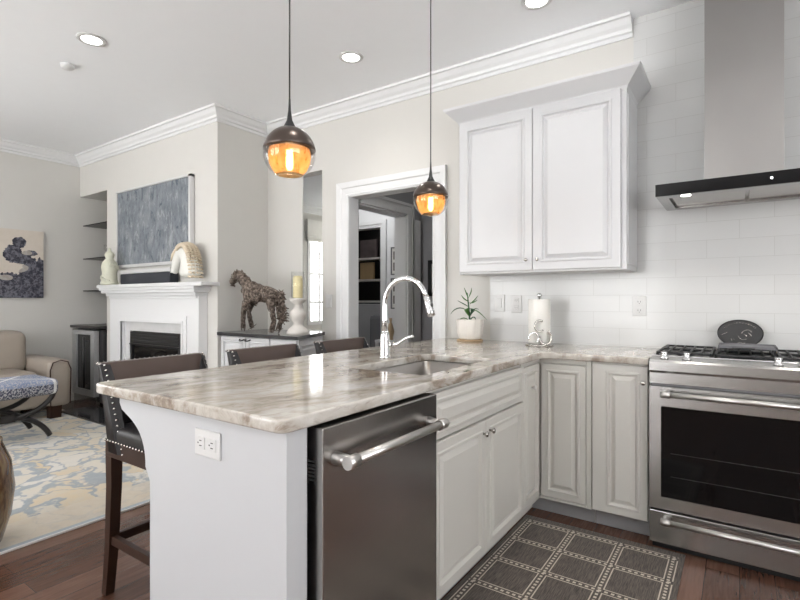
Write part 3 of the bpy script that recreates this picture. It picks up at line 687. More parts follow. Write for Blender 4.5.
# ------------------------------------------------------------------ living rug, sofa, stool, drum table
lr = obj('living_rug', box(B(), -6.20, -2.86, -1.6, 2.33, .001, .014, .003), 'rug_living', origin=(-4.69, .4, 0))
tag(lr, 'large blue and cream patterned wool rug in the living area', 'rug')
so = thing('sofa', (-6.0, 1.3, 0), 'tan leather sofa against the left wall under the art prints', 'sofa')
def soft(x0, x1, y0, y1, z0, z1, r, seg=4): return box(B(), x0, x1, y0, y1, z0, z1, r, seg)
obj('frame', soft(-6.48, -5.66, -.3, 2.24, .14, .36, .03), 'leather_tan', so, True)
for y0, y1 in ((.1, 1.02), (1.03, 1.96)):
    obj('seat_cushion', soft(-6.2, -5.62, y0, y1, .34, .50, .06), 'leather_tan', so, True)
    b = soft(-6.46, -6.14, y0, y1+.09, .44, .87, .1, 5); obj('back_cushion', b, 'leather_tan', so, True)
    obj('headrest', soft(-6.48, -6.17, y0+.01, y1+.08, .68, .88, .09, 5), 'leather_tan', so, True)
obj('armrest', soft(-6.46, -5.62, 2.04, 2.25, .13, .60, .07, 5), 'leather_tan', so, True)
obj('armrest', soft(-6.46, -5.62, -.28, -.05, .13, .60, .07, 5), 'leather_tan', so, True)
b = tube(B(), [(-5.618, 2.06, .15), (-5.615, 2.055, .5), (-5.615, 2.08, .575), (-5.615, 2.145, .595), (-5.615, 2.21, .575), (-5.615, 2.238, .5), (-5.618, 2.232, .15)], .006, 6); obj('piping', b, 'darkwood', so)
for x in (-5.70, -6.38):
    for y in (2.12, -.2): obj('foot', prism(B(), [(-.045, 0), (.045, 0), (.055, .14), (-.055, .14)], 1, y-.05, y+.05) if False else xf(prism(B(), [(-.04, 0.001), (.04, 0.001), (.055, .14), (-.055, .14)], 1, -.05, .05), Matrix.Translation((x, y, .014 if x > -6.2 else 0))), 'darkwood', so)

st = thing('footstool', (-5.11, 1.46, 0), 'blue patterned footstool with curved ebony legs on the living rug', 'footstool')
b = box(B(), -5.36, -4.86, 1.06, 1.85, .385, .52, .05, 4)
obj('cushion', b, 'stoolfabric', st, True)
for x in (-4.90, -5.32):
    b = tube(B(), bez((x, 1.82, .40), (x, 1.74, .16), (x, 1.18, .16), (x, 1.10, .40), 18), .022, 8)
    obj('upper_arc', b, 'ebony', st)
    b = tube(B(), bez((x, 1.79, .037), (x, 1.67, .31), (x, 1.25, .31), (x, 1.13, .037), 18), .022, 8)
    box(b, x-.022, x+.022, 1.38, 1.54, .20, .26, .008); obj('lower_arc', b, 'ebony', st)
obj('stretcher', box(B(), -5.31, -4.91, 1.445, 1.475, .215, .245), 'ebony', st)
dt = lathe(B(), [(0, .015), (.19, .015), (.20, .03), (.235, .15), (.25, .28), (.235, .41), (.20, .50), (.20, .52), (0, .52)], (0, 0, 0), 40)
xf(dt, Matrix.Translation((-3.05, .70, 0))); tag(obj('drum_table', dt, 'drumwood'), 'brown barrel shaped wooden drum table at the left edge of the rug', 'table')

# ------------------------------------------------------------------ peninsula and base cabinets
FXP = -.915   # face plane of the peninsula cabinets (towards +x)
FY = 2.70     # face plane of range wall cabinets
pn = thing('peninsula_panels', (-1.2, 1.2, 0), 'pale grey painted end and back panels of the peninsula', 'kitchen island')
b = box(B(), -1.525, -.915, .83, .86, 0, .879); obj('end_panel', b, 'panel', pn)
obj('corner_post', box(B(), -.945, -.905, .829, .898, 0, .879, .001), 'panel', pn)
obj('back_panel', box(B(), -1.525, -1.50, .862, 3.26, 0, .879), 'panel', pn)
cb = [(-1.525, .879), (-1.715, .879), (-1.715, .855), (-1.70, .835), (-1.665, .82)] + [(p.x, p.y) for p in bez((-1.665, .82, 0), (-1.60, .795, 0), (-1.558, .76, 0), (-1.552, .69, 0), 8)[1:]] + [(-1.552, .672), (-1.525, .63)]
for y in (.83, 2.0, 3.1): obj('corbel', prism(B(), cb, 1, y, y+.045), 'panel', pn)
obj('plinth', box(B(), -1.50, -.99, .862, 1.49, 0, .02), 'toekick', pn)

def outlet(x, y, z, lb, facing=0, rot=False, switch=False, parent=None):
    """facing 0: -y ; rot: laid on its side"""
    o = thing('wall_outlet' if not switch else 'light_switch', (x, y, z), lb, 'outlet' if not switch else 'switch')
    W_, H_ = (.115, .075) if rot else (.075, .118)
    obj('plate', box(B(), x-W_/2, x+W_/2, y-.007, y-.0005, z-H_/2, z+H_/2, .003), 'white_plastic', o)
    if switch:
        obj('rocker', box(B(), x-.016, x+.016, y-.011, y-.006, z-.032, z+.032, .002), 'white_plastic', o); return
    for s in (-1, 1):
        c = (x+s*.026, z) if rot else (x, z+s*.026)
        r = obj('socket', box(B(), c[0]-.017, c[0]+.017, y-.010, y-.006, c[1]-.017, c[1]+.017, .006), 'white_plastic', o)
        b = B()
        for q in (-1, 1): 
            if rot: box(b, c[0]-.004, c[0]+.006, y-.0108, y-.0098, c[1]+q*.007-.0012, c[1]+q*.007+.0012)
            else: box(b, c[0]+q*.007-.0012, c[0]+q*.007+.0012, y-.0108, y-.0098, c[1]-.004, c[1]+.006)
        if rot: box(b, c[0]-.012, c[0]-.008, y-.0108, y-.0098, c[1]-.002, c[1]+.002)
        else: box(b, c[0]-.002, c[0]+.002, y-.0108, y-.0098, c[1]-.012, c[1]-.008)
        obj('slot', b, 'slot', r)
outlet(-1.218, .83, .80, 'white double outlet laid sideways on the peninsula end panel', rot=True)
outlet(-.497, YB-.008, 1.163, 'white double outlet on the tiles between cabinet and range')
outlet(-1.272, YB-.008, 1.172, 'white outlet plate on the tiles beside the paper towel roll')
outlet(-1.395, YB-.008, 1.178, 'white switch plate on the tiles beside the potted plant', switch=True)
outlet(-3.03, YB, 1.19, 'white light switch on the beige wall left of the doorway casing', switch=True)

# dishwasher
dw = thing('dishwasher', (-1.1, 1.2, 0), 'stainless steel dishwasher built into the peninsula end', 'dishwasher')
obj('tub', box(B(), -1.49, -.935, .905, 1.488, .02, .868), 'black', dw)
d = obj('door', box(B(), -.932, -.868, .917, 1.486, .105, .873, .003), ['steel_y'], dw)
b = tube(B(), [(-.815, .955, .787), (-.815, 1.445, .787)], .0135, 14)
for y in (.968, 1.43):
    tube(b, [(-.87, y-.003 if y < 1 else y+.003, .787), (-.84, y, .787), (-.815, y, .787)], [.019, .015, .015], 12)
    tube(b, [(-.815, y-.02, .787), (-.815, y+.02, .787)], .0175, 14)
obj('handle', b, 'handle', d)
b = B()
for k in range(6): box(b, -.925, -.895, .9155, .9175, .735+k*.0095, .7395+k*.0095)
obj('vent', b, 'slot', d)
obj('kick_plate', box(B(), -.99, -.975, .92, 1.486, .005, .10), 'black', dw)

def xdoor(name, y0, y1, z0, z1, parent, th=.02, st=.05, mat='cabinet_base', xf_=FXP):
    """raised panel face looking towards +x; front at xf_+th"""
    b = door_bm(0, y1-y0, z0, z1, 0, th, st); xf(b, Matrix.Translation((xf_+th, y0, 0)) @ Matrix.Rotation(PI/2, 4, 'Z')); return obj(name, b, mat, parent)
def xknob(y, z, parent, x=FXP+.02):
    b = knob_bm(0, 0, z); xf(b, Matrix.Translation((x, y, 0)) @ Matrix.Rotation(PI/2, 4, 'Z')); return obj('knob', b, 'nickel', parent)
sk = thing('sink_cabinet', (-1.2, 1.95, 0), 'white sink cabinet with false drawer and two doors beside the dishwasher', 'cabinet')
b = B()   # open-topped carcass
box(b, -1.49, -.936, 1.492, 1.51, .1, .878); box(b, -1.49, -.936, 2.39, 2.405, .1, .878); box(b, -1.49, -.936, 1.51, 2.39, .1, .12)
box(b, -.935, -.917, 1.492, 2.405, .1, .66); box(b, -.935, -.917, 1.492, 2.405, .66, .878)
box(b, -1.49, -.99, 1.492, 2.405, .0, .099)
obj('carcass', b, 'cabinet_base', sk)
dr = xdoor('drawer_front', 1.50, 2.40, .695, .865, sk, st=.035)
for y0, y1, yk in ((1.50, 1.948, 1.915), (1.952, 2.40, 1.985)):
    d = xdoor('door', y0, y1, .115, .685, sk); xknob(yk, .635, d, FXP+.02)
obj('toe_kick', box(B(), -.989, -.985, 1.492, 2.405, .002, .1), 'toekick', sk)
cc = thing('corner_cabinet', (-.95, 2.9, 0), 'white corner base cabinet with folding door between sink cabinet and range cabinet', 'cabinet')
b = B(); box(b, -1.49, -.935, 2.41, 3.265, .1, .878); box(b, -.934, -.64, FY+.02, 3.264, .101, .877)
box(b, -1.489, -.99, 2.411, 3.264, 0, .0995); box(b, -.99, -.64, FY+.085, 3.264, 0, .0995)
box(b, FXP-.018, -.666, FY, FY+.019, .856, .877); box(b, FXP-.018, -.666, FY, FY+.019, .101, .115); box(b, -.664, -.640, FY-.003, FY+.019, .101, .877)
box(b, -.934, FXP-.001, 2.411, FY-.001, .856, .877); box(b, -.934, FXP-.001, 2.411, FY-.001, .101, .115); box(b, -.934, FXP-.001, 2.408, 2.426, .116, .855)
obj('carcass', b, 'cabinet_base', cc)
d = xdoor('door', 2.43, 2.69, .118, .85, cc, .014, .045, xf_=FXP-.012)
b = B(); 
obj('knob', xf(knob_bm(0, 0, .735, .014), Matrix.Translation((FXP+.002, 2.56, 0)) @ Matrix.Rotation(PI/2, 4, 'Z')), 'white_plastic', d)
obj('door', door_bm(FXP+.008, -.668, .118, .85, FY-.004, .02, .045), 'cabinet_base', cc)
obj('toe_kick', box(B(), -.985, -.642, FY+.08, FY+.084, .002, .1), 'toekick', cc)
rc = thing('base_cabinet', (-.5, 2.95, 0), 'narrow white base cabinet with one door left of the range', 'cabinet')
b = B(); box(b, -.637, -.368, FY+.02, 3.265, .1, .878); box(b, -.636, -.369, FY+.085, 3.264, 0, .0995); box(b, -.636, -.369, FY, FY+.0195, .872, .877)
obj('carcass', b, 'cabinet_base', rc)
d = obj('door', door_bm(-.636, -.372, .104, .871, FY-.004, .022, .05, left=.085), 'cabinet_base', rc)
obj('knob', knob_bm(-.392, FY-.004, .79, .012), 'nickel', d)
obj('toe_kick', box(B(), -.637, -.368, FY+.08, FY+.084, .002, .1), 'toekick', rc)

# countertop: L with rounded corners and a sink cut-out, made as a filled 2-D curve
def rounded(pts, rad, n=6):
    out = []; N = len(pts)
    for i in range(N):
        p, a, c = Vector(pts[i]), Vector(pts[i-1]), Vector(pts[(i+1) % N]); r = rad[i] if isinstance(rad, (list, tuple)) else rad
        if r <= 0: out.append(p); continue
        d1, d2 = (a-p).normalized(), (c-p).normalized()
        for k in range(n+1):
            t_ = k/n; q0 = p+d1*r; q1 = p+d2*r
            out.append(q0*(1-t_)**2+p*2*t_*(1-t_)+q1*t_*t_)
    return out
def slab(outer, hole, z0, z1, bev=.006):
    cu = bpy.data.curves.new('c', 'CURVE'); cu.dimensions = '2D'; cu.fill_mode = 'BOTH'
    for loop in [outer]+([hole] if hole else []):
        s = cu.splines.new('POLY'); s.points.add(len(loop)-1); s.use_cyclic_u = True
        for p, q in zip(s.points, loop): p.co = (q[0], q[1], 0, 1)
    cu.extrude = (z1-z0)/2-bev; cu.bevel_depth = bev; cu.bevel_resolution = 2; cu.offset = -bev
    o = bpy.data.objects.new('c', cu); COL.objects.link(o); dg = bpy.context.evaluated_depsgraph_get(); dg.update()
    me = bpy.data.meshes.new_from_object(o.evaluated_get(dg)); bm = B(); bm.from_mesh(me); bpy.data.objects.remove(o); bpy.data.curves.remove(cu); bpy.data.meshes.remove(me)
    bmesh.ops.remove_doubles(bm, verts=bm.verts[:], dist=1e-5)
    bmesh.ops.translate(bm, vec=(0, 0, (z0+z1)/2), verts=bm.verts[:]); return bm
outer = rounded([(-1.835, .800), (-.888, .800), (-.888, 2.672), (-.366, 2.672), (-.366, YB-.010), (-1.835, YB-.002)], [.03, .035, .075, .004, 0, 0])
SX0, SX1, SY0, SY1 = -1.365, -.985, 1.59, 2.225
hole = rounded([(SX0, SY0), (SX0, SY1), (SX1, SY1), (SX1, SY0)], .03)
tag(obj('countertop', slab(outer, hole, .880, .915), 'granite'), 'brown and cream veined stone countertop over the peninsula and corner', 'countertop')
# undermount sink
b = B(); rings = []
for ins, z in ((-.018, .8785), (.0, .8785), (.004, .72), (.03, .69), (.12, .686)):
    rings.append([b.verts.new((p[0], p[1], z)) for p in rounded([(SX0+ins, SY0+ins), (SX0+ins, SY1-ins), (SX1-ins, SY1-ins), (SX1-ins, SY0+ins)], .05, 5)])
for a, c in zip(rings, rings[1:]):
    for k in range(len(a)): b.faces.new((a[k], a[(k+1) % len(a)], c[(k+1) % len(a)], c[k]))
b.faces.new(rings[-1]); bmesh.ops.recalc_face_normals(b, faces=b.faces[:])
sn = thing('sink', (-1.175, 1.9, .686), 'undermount stainless steel sink in the peninsula countertop', 'sink')
o = obj('basin', b, 'sink', sn, True); so_ = o.modifiers.new('thick', 'SOLIDIFY'); so_.thickness = .0015; so_.offset = 0
obj('drain', lathe(B(), [(0, .688), (.04, .688), (.042, .691), (.03, .690), (0, .6885)], (-1.175, 1.95, 0), 24), 'chrome', sn)

# faucet
fx, fy, fz = -1.432, 1.95, .915
fa = thing('faucet', (fx, fy, fz), 'tall chrome gooseneck pull-down faucet behind the sink', 'faucet')
obj('base', lathe(B(), [(0, 0), (.03, 0), (.03, .006), (.026, .012), (.0245, .02), (.0235, .10), (.022, .115), (.018, .13), (0, .13)], (fx, fy, fz), 28), 'chrome', fa)
R_ = .120; arc = [(fx, fy, fz+.12), (fx, fy, fz+.19), (fx, fy, fz+.262)]+[(fx+R_-R_*math.cos(a), fy, fz+.268+R_*math.sin(a)) for a in [PI*k/16*.92 for k in range(1, 17)]]
obj('neck', tube(B(), arc, [.018, .015]+[.0125]*(len(arc)-2), 16), 'chrome', fa)
e = Vector(arc[-1]); d_ = (e-Vector(arc[-2])).normalized()
obj('spray_head', tube(B(), [e-d_*.005, e+d_*.03, e+d_*.075, e+d_*.092], [.014, .0155, .0195, .0175], 20), 'chrome', fa)
obj('spray_button', sphere(B(), tuple(e+d_*.045+Vector((.016, 0, .004))), .008, .6, 1, 1.6), 'slot', fa)
b = tube(B(), [(fx, fy, fz+.065), (fx+.028, fy+.028, fz+.065)], [.016, .0155], 16)
tube(b, bez((fx+.024, fy+.024, fz+.065), (fx+.05, fy+.05, fz+.062), (fx+.055, fy+.06, fz+.10), (fx+.10, fy+.105, fz+.105), 10), [.012, .0105, .0085, .007, .0065, .006, .006, .006, .006, .0065, .007], 12)
obj('handle', b, 'chrome', fa)

# potted plant
ppx, ppy = -1.55, 3.11
pt = thing('potted_plant', (ppx, ppy, .915), 'small green plant in a fluted white pot near the doorway', 'plant')
obj('saucer', lathe(B(), [(0, 0), (.088, 0), (.092, .008), (.088, .012), (0, .012)], (ppx, ppy, .915), 32), 'cork', pt)
b = B(); seg = 60; rr = [(.062, .013), (.074, .02), (.086, .055), (.094, .15), (.088, .152), (.082, .14)]; rings = []
for r, z in rr: rings.append([b.verts.new((ppx+(r+(.0028 if (i//3) % 2 else -.001))*math.cos(2*PI*i/seg), ppy+(r+(.0028 if (i//3) % 2 else -.001))*math.sin(2*PI*i/seg), .915+z)) for i in range(seg)])
for a, c in zip(rings, rings[1:]):
    for k in range(seg): b.faces.new((a[k], a[(k+1) % seg], c[(k+1) % seg], c[k]))
b.faces.new(rings[0]); bmesh.ops.recalc_face_normals(b, faces=b.faces[:]); obj('pot', b, 'bowl', pt)
obj('soil', lathe(B(), [(0, 1.045), (.083, 1.045), (.083, 1.052), (0, 1.056)], (ppx, ppy, 0), 32), 'dirt', pt)
def leaf(bm, pts, w_):
    pts = [Vector(p) for p in pts]; n = len(pts); L_ = []; 
    for i, p in enumerate(pts):
        d = (pts[min(i+1, n-1)]-pts[max(i-1, 0)]).normalized(); s = d.cross(Vector((0, 0, 1)))
        s = s.normalized() if s.length > .05 else Vector((1, 0, 0)); ww = w_*math.sin(PI*min(1, (i+.35)/(n-.3)))
        up = s.cross(d).normalized()
        L_.append([bm.verts.new(p+s*ww), bm.verts.new(p-up*ww*.35), bm.verts.new(p-s*ww), bm.verts.new(p+up*.0015)])
    for a, c in zip(L_, L_[1:]):
        for k in range(4): bm.faces.new((a[k], a[(k+1) % 4], c[(k+1) % 4], c[k])).smooth = True
    return bm
zt = 1.05
obj('stem', tube(B(), [(ppx, ppy, zt), (ppx-.005, ppy, zt+.07), (ppx-.012, ppy, zt+.13), (ppx-.02, ppy, zt+.20)], [.007, .006, .005, .003], 8), 'darkgreen', pt)
rnd = random.Random(11); dr_ = Vector((.8236, .567, 0))
def L3(x, z, dy=0): return Vector((ppx, ppy-dy, zt+z))+dr_*x
spec = [((0, .06), (-.05, .12), (-.10, .10), (-.125, .05), .012, .02), ((0, .06), (.04, .11), (.09, .06), (.135, .01), .011, .03), ((0, .12), (.02, .14), (.045, .16), (.06, .18), .009, .01),
        ((-.005, .10), (-.03, .12), (-.05, .13), (-.085, .145), .009, .0), ((-.01, .16), (-.02, .19), (-.025, .21), (-.04, .235), .008, 0), ((-.012, .16), (0, .19), (.01, .21), (.012, .235), .007, 0),
        ((0, .03), (.03, .09), (.05, .10), (.08, .085), .016, .04), ((0, .03), (-.02, .08), (0, .09), (.02, .10), .016, .05), ((0, .0), (-.03, .04), (-.04, .03), (-.06, .01), .012, .03),
        ((0, .0), (.03, .05), (.05, .04), (.06, .0), .013, .03), ((-.008, .14), (-.03, .15), (-.04, .165), (-.055, .185), .007, .01), ((-.008, .13), (.015, .13), (.03, .14), (.05, .15), .008, -.01), ((0, .04), (.02, .08), (.01, .1), (-.03, .085), .014, -.04)]
for i, s in enumerate(spec):
    P_ = bez(L3(*s[0], 0), L3(*s[1], s[5]*.6), L3(*s[2], s[5]), L3(*s[3], s[5]), 7)
    obj('leaf', leaf(B(), P_, .017), 'green' if i % 3 else 'darkgreen', pt)

# paper towel holder
tx, ty = -1.04, 3.06
ph = thing('paper_towel_holder', (tx, ty, .915), 'chrome horseshoe paper towel holder on the counter by the outlets', 'paper towel holder')
obj('base', lathe(B(), [(0, 0), (.085, 0), (.085, .008), (.078, .012), (0, .012)], (tx, ty, .915), 36), 'nickel', ph)
obj('post', lathe(B(), [(0, .01), (.006, .01), (.006, .30), (.014, .305), (.016, .315), (.012, .325), (0, .328)], (tx, ty, .915), 18), 'chrome', ph)
tag(obj('paper_towel_roll', lathe(B(), [(.02, .013), (.066, .013), (.067, .02), (.067, .285), (.066, .29), (.02, .29)], (tx, ty, .915), 44, closed=True), 'paper'), 'white paper towel roll on the horseshoe holder', 'paper towel')
def shoe(cx, cz, r, a0, span=4.6):
    pts = []
    nrm = Vector((.567*-1, .8236, 0)).normalized() # towards away from camera
    c0 = Vector((tx, ty, .915))-Vector((-.40, .916, 0)).normalized()*.082
    for k in range(17):
        a = a0+span*k/16; pts.append(c0+dr_*(cx+r*math.cos(a))+Vector((0, 0, cz+r*1.15*math.sin(a))))
    return tube(B(), pts, .0075, 8, flat=.8)
obj('horseshoe', shoe(-.005, .125, .030, -PI/2-.6+PI, 4.5), 'nickel', ph); obj('horseshoe', shoe(.03, .055, .036, -PI*.5-2.3+.6, 4.4), 'nickel', ph); obj('horseshoe', shoe(-.042, .05, .030, -.9, 4.4), 'chrome', ph)

# ------------------------------------------------------------------ upper cabinet
uc = thing('upper_cabinet', (-1.03, 3.1, 1.37), 'white two-door wall cabinet with crown above the counter', 'cabinet')
ux0, ux1, uz0, uz1 = -1.55, -.512, 1.37, 2.40
b = B(); box(b, ux0, ux1, 2.952, YB-.009, uz0, uz1, .002); box(b, ux1, ux1+.006, 2.97, YB-.03, uz0+.03, uz1-.05); obj('carcass', b, 'cabinet', uc)
um = -1.040
for x0, x1, xk in ((ux0+.014, um-.002, um-.035), (um+.002, ux1-.028, um+.035)):
    d = obj('door', door_bm(x0, x1, uz0+.012, uz1-.03, 2.932, .02, .062), 'cabinet', uc)
    obj('knob', knob_bm(xk, 2.932, uz0+.075, .011), 'nickel', d)
# flared crown
b = B(); P = [(0, 2.365), (.004, 2.375), (.008, 2.385), (.075, 2.455), (.080, 2.468), (0, 2.468)]; R = []
for o_, z in P: R.append([b.verts.new(p) for p in ((ux0-o_, YB-.002, z), (ux0-o_, 2.950-o_, z), (ux1+o_, 2.950-o_, z), (ux1+o_, YB-.009, z))])
for a, c in zip(R, R[1:]):
    for k in range(3): b.faces.new((a[k], a[k+1], c[k+1], c[k]))
b.faces.new(R[-1]); bmesh.ops.recalc_face_normals(b, faces=b.faces[:]); obj('crown', b, 'cabinet', uc)

# ------------------------------------------------------------------ range hood
hd = thing('range_hood', (.02, 3.1, 1.72), 'stainless steel chimney range hood with black glass front over the range', 'range hood')
hx0, hx1 = -.350, .405
b = B(); box(b, hx0, hx1, 2.80, YB-.010, 1.745, 1.776, .002)
for a in ((hx0, hx0+.05, 2.80, YB-.01), (hx1-.05, hx1, 2.80, YB-.01), (hx0+.05, hx1-.05, 2.80, 2.87), (hx0+.05, hx1-.05, YB-.07, YB-.01)): box(b, a[0], a[1], a[2], a[3], 1.722, 1.746)
obj('canopy', b, 'steel_x', hd)
obj('glass_front', box(B(), hx0-.001, hx1+.001, 2.788, 2.80, 1.722, 1.782, .001), 'blackglass', hd)
b = B()
for k in range(2):
    x0 = hx0+.06+k*.33; box(b, x0, x0+.315, 2.88, YB-.08, 1.732, 1.744, .003)
    box(b, x0+.13, x0+.185, 2.885, 2.90, 1.727, 1.733, .001)
obj('grease_filter', b, 'nickel', hd)
obj('chimney', box(B(), -.150, .178, 3.00, YB-.010, 1.777, CEIL-.002, .002), 'steel_z', hd)
for x in (-.22, .27):
    l = obj('lamp', lathe(B(), [(0, 1.720), (.022, 1.720), (.022, 1.724), (0, 1.724)], (x, 2.835, 0), 20), 'lamp', hd)
    ld = bpy.data.lights.new('hood_lamp', 'SPOT'); ld.energy = 6; ld.spot_size = 2.0; ld.spot_blend = .6; ld.shadow_soft_size = .02; ld.color = (1, .95, .88)
    lo = bpy.data.objects.new('hood_lamp', ld); COL.objects.link(lo); lo.parent = hd; lo.location = Vector((x, 2.835, 1.712))-hd.location
obj('indicator', lathe(B(), [(0, 0), (.004, 0), (.004, .001), (0, .001)], (.12, 2.788, 1.753), 10, '-Y'), 'led', hd)

# ------------------------------------------------------------------ range
rg = thing('gas_range', (.02, 2.95, 0), 'stainless steel gas range with oven door and lower drawer', 'range')
gx0, gx1, gy = -.360, .402, 2.655
obj('body', box(B(), gx0, gx1, 2.70, YB-.012, .02, .912), 'toekick', rg)
b = prism(B(), [(2.660, .800), (2.76, .800), (2.76, .925), (2.735, .925), (2.662, .912), (2.650, .902), (2.650, .862), (2.660, .850)], 0, gx0, gx1); obj('control_panel', b, 'steel_x', rg)
for x in (-.300, -.205, .14, .225, .32):
    k = obj('knob', lathe(B(), [(0, 0), (.02, 0), (.02, .006), (.014, .008), (.013, .026), (.015, .032), (0, .034)], (x, 2.695, .917), 20), 'chrome', rg)
d = obj('oven_door', (lambda b: (box(b, gx0, gx0+.05, gy, gy+.045, .200, .785), box(b, gx1-.05, gx1, gy, gy+.045, .200, .785), box(b, gx0+.05, gx1-.05, gy, gy+.045, .20, .258), box(b, gx0+.05, gx1-.05, gy, gy+.045, .692, .785), b)[-1])(B()), 'steel_x', rg)
obj('oven_window', box(B(), gx0+.05, gx1-.05, gy+.004, gy+.012, .258, .692), 'blackglass', d)
b = B()
for z in (.36, .47): 
    tube(b, [(gx0+.09, gy+.0035, z), (gx1-.09, gy+.0035, z)], .0012, 6)
obj('rack_edge', b, 'slot', d)
def bar(z, par, y=gy-.055):
    b = tube(B(), [(gx0+.055, y, z), (gx1-.055, y, z)], .0125, 14)
    for x in (gx0+.075, gx1-.075):
        tube(b, [(x, gy+.002, z-.002), (x, y+.012, z), (x, y, z)], [.017, .014, .014], 12); tube(b, [(x-.02, y, z), (x+.02, y, z)], .0165, 14)
    return obj('handle', b, 'handle', par)
bar(.757, d)
dw_ = obj('drawer', box(B(), gx0, gx1, gy, gy+.045, .035, .188, .003), 'steel_x', rg); bar(.160, dw_)
obj('kick_plate', box(B(), gx0+.01, gx1-.01, gy+.03, gy+.04, .004, .034), 'black', rg)
obj('cooktop', box(B(), gx0+.005, gx1-.005, 2.76, YB-.02, .912, .922, .003), 'black', rg)
obj('trim_rail', box(B(), gx0, gx1, 2.74, 2.765, .912, .928, .003), 'chrome', rg)
for i in range(3):
    x0 = gx0+.015+i*.247; x1 = x0+.238; b = B(); y0, y1 = 2.775, 3.23
    for a in ((x0, x0+.012, y0, y1), (x1-.012, x1, y0, y1), (x0, x1, y0, y0+.012), (x0, x1, y1-.012, y1), (x0, x1, (y0+y1)/2-.006, (y0+y1)/2+.006)): box(b, a[0], a[1], a[2], a[3], .932, .943, .002)
    for k in range(1, 5): xx = x0+k*(x1-x0)/5; box(b, xx-.004, xx+.004, y0, y1, .934, .943, .001)
    for xx in (x0+.006, x1-.006):
        for yy in (y0+.006, y1-.006): box(b, xx-.006, xx+.006, yy-.006, yy+.006, .921, .932)
    obj('grate', b, 'iron', rg)
    for yy in (2.89, 3.12): obj('burner', lathe(B(), [(0, .922), (.045, .922), (.04, .932), (.03, .936), (0, .937)], ((x0+x1)/2, yy, 0), 20), 'iron', rg)
# griddle stand on the grates
gd = thing('griddle_tray', (.03, 2.95, .944), 'dark metal tray on short legs over the range grates', 'tray')
b = B(); box(b, -.085, .145, 2.84, 3.03, .968, .974, .002)
for a in ((-.085, .145, 2.84, 2.846), (-.085, .145, 3.024, 3.03), (-.085, -.079, 2.84, 3.03), (.139, .145, 2.84, 3.03)): box(b, a[0], a[1], a[2], a[3], .973, .981)
obj('plate', b, 'greychair', gd)
for x in (-.075, .135):
    for y in (2.848, 3.022): obj('leg', box(B(), x-.004, x+.004, y-.004, y+.004, .9435, .969), 'black', gd)
obj('front_rail', box(B(), -.03, .06, 2.833, 2.838, .964, .974, .001), 'black', gd)
# oval cast plaque, leaning on the wall
pq = thing('oval_plaque', (.0, 3.2, .944), 'black oval metal plaque with raised lettering behind the tray on the range', 'plaque')
rx, rz = .103, .074; cz_ = .946+rz
b = B(); 
prs = [(1, .0), (1, .010), (.96, .013), (.93, .010), (0, .010)]
rings = []
for s, o_ in prs:
    rings.append([b.verts.new((rx*s*math.cos(2*PI*k/48), -o_, rz*s*math.sin(2*PI*k/48))) for k in range(48)] if s else [b.verts.new((0, -o_, 0))])
for a, c in zip(rings, rings[1:]):
    for k in range(48):
        u = [a[k], a[(k+1) % 48]] + ([c[(k+1) % 48], c[k]] if len(c) > 1 else [c[0]]); b.faces.new(u)
b.faces.new(rings[0]); bmesh.ops.recalc_face_normals(b, faces=b.faces[:])
TP = Matrix.Translation((.002, 3.215, cz_)) @ Matrix.Rotation(math.radians(-12), 4, 'X')
xf(b, TP); obj('disc', b, 'iron', pq)
b = B(); rnd = random.Random(2)
for k in range(13):   # worn raised letters round the rim
    a = math.radians(150-k*10); c = Vector((rx*.76*math.cos(a), -.0115, rz*.76*math.sin(a)))
    tube(b, [c+Vector((-.003, 0, -.004)), c+Vector((rnd.uniform(-.003, .003), 0, .004)), c+Vector((.003, 0, rnd.uniform(-.004, .003)))], .0017, 5)
for pts in ([(-.085, -.01), (-.065, -.002), (-.055, .004)], [(-.04, -.025), (-.035, -.045), (-.03, -.03), (-.022, -.045)], [(-.01, -.01), (.0, -.03), (.012, -.035), (.03, -.03)], [(.0, -.01), (.015, .012), (.035, .02), (.05, .012), (.045, .0)], [(.018, -.005), (.03, -.012), (.022, -.022)], [(-.012, -.055), (.0, -.048), (.012, -.055), (.024, -.05)], [(.035, .005), (.05, -.01), (.04, -.02)]):
    tube(b, [(p[0], -.0115, p[1]) for p in pts], .0019, 5)
xf(b, TP); obj('relief', b, 'nickel', pq)

# ------------------------------------------------------------------ kitchen rug
kr = obj('kitchen_rug', box(B(), -.974, -.208, 1.15, 2.655, .001, .009, .002), 'rug_grid', origin=(-.591, 1.902, 0))
tag(kr, 'taupe and cream grid patterned kitchen rug before the sink cabinet', 'rug')

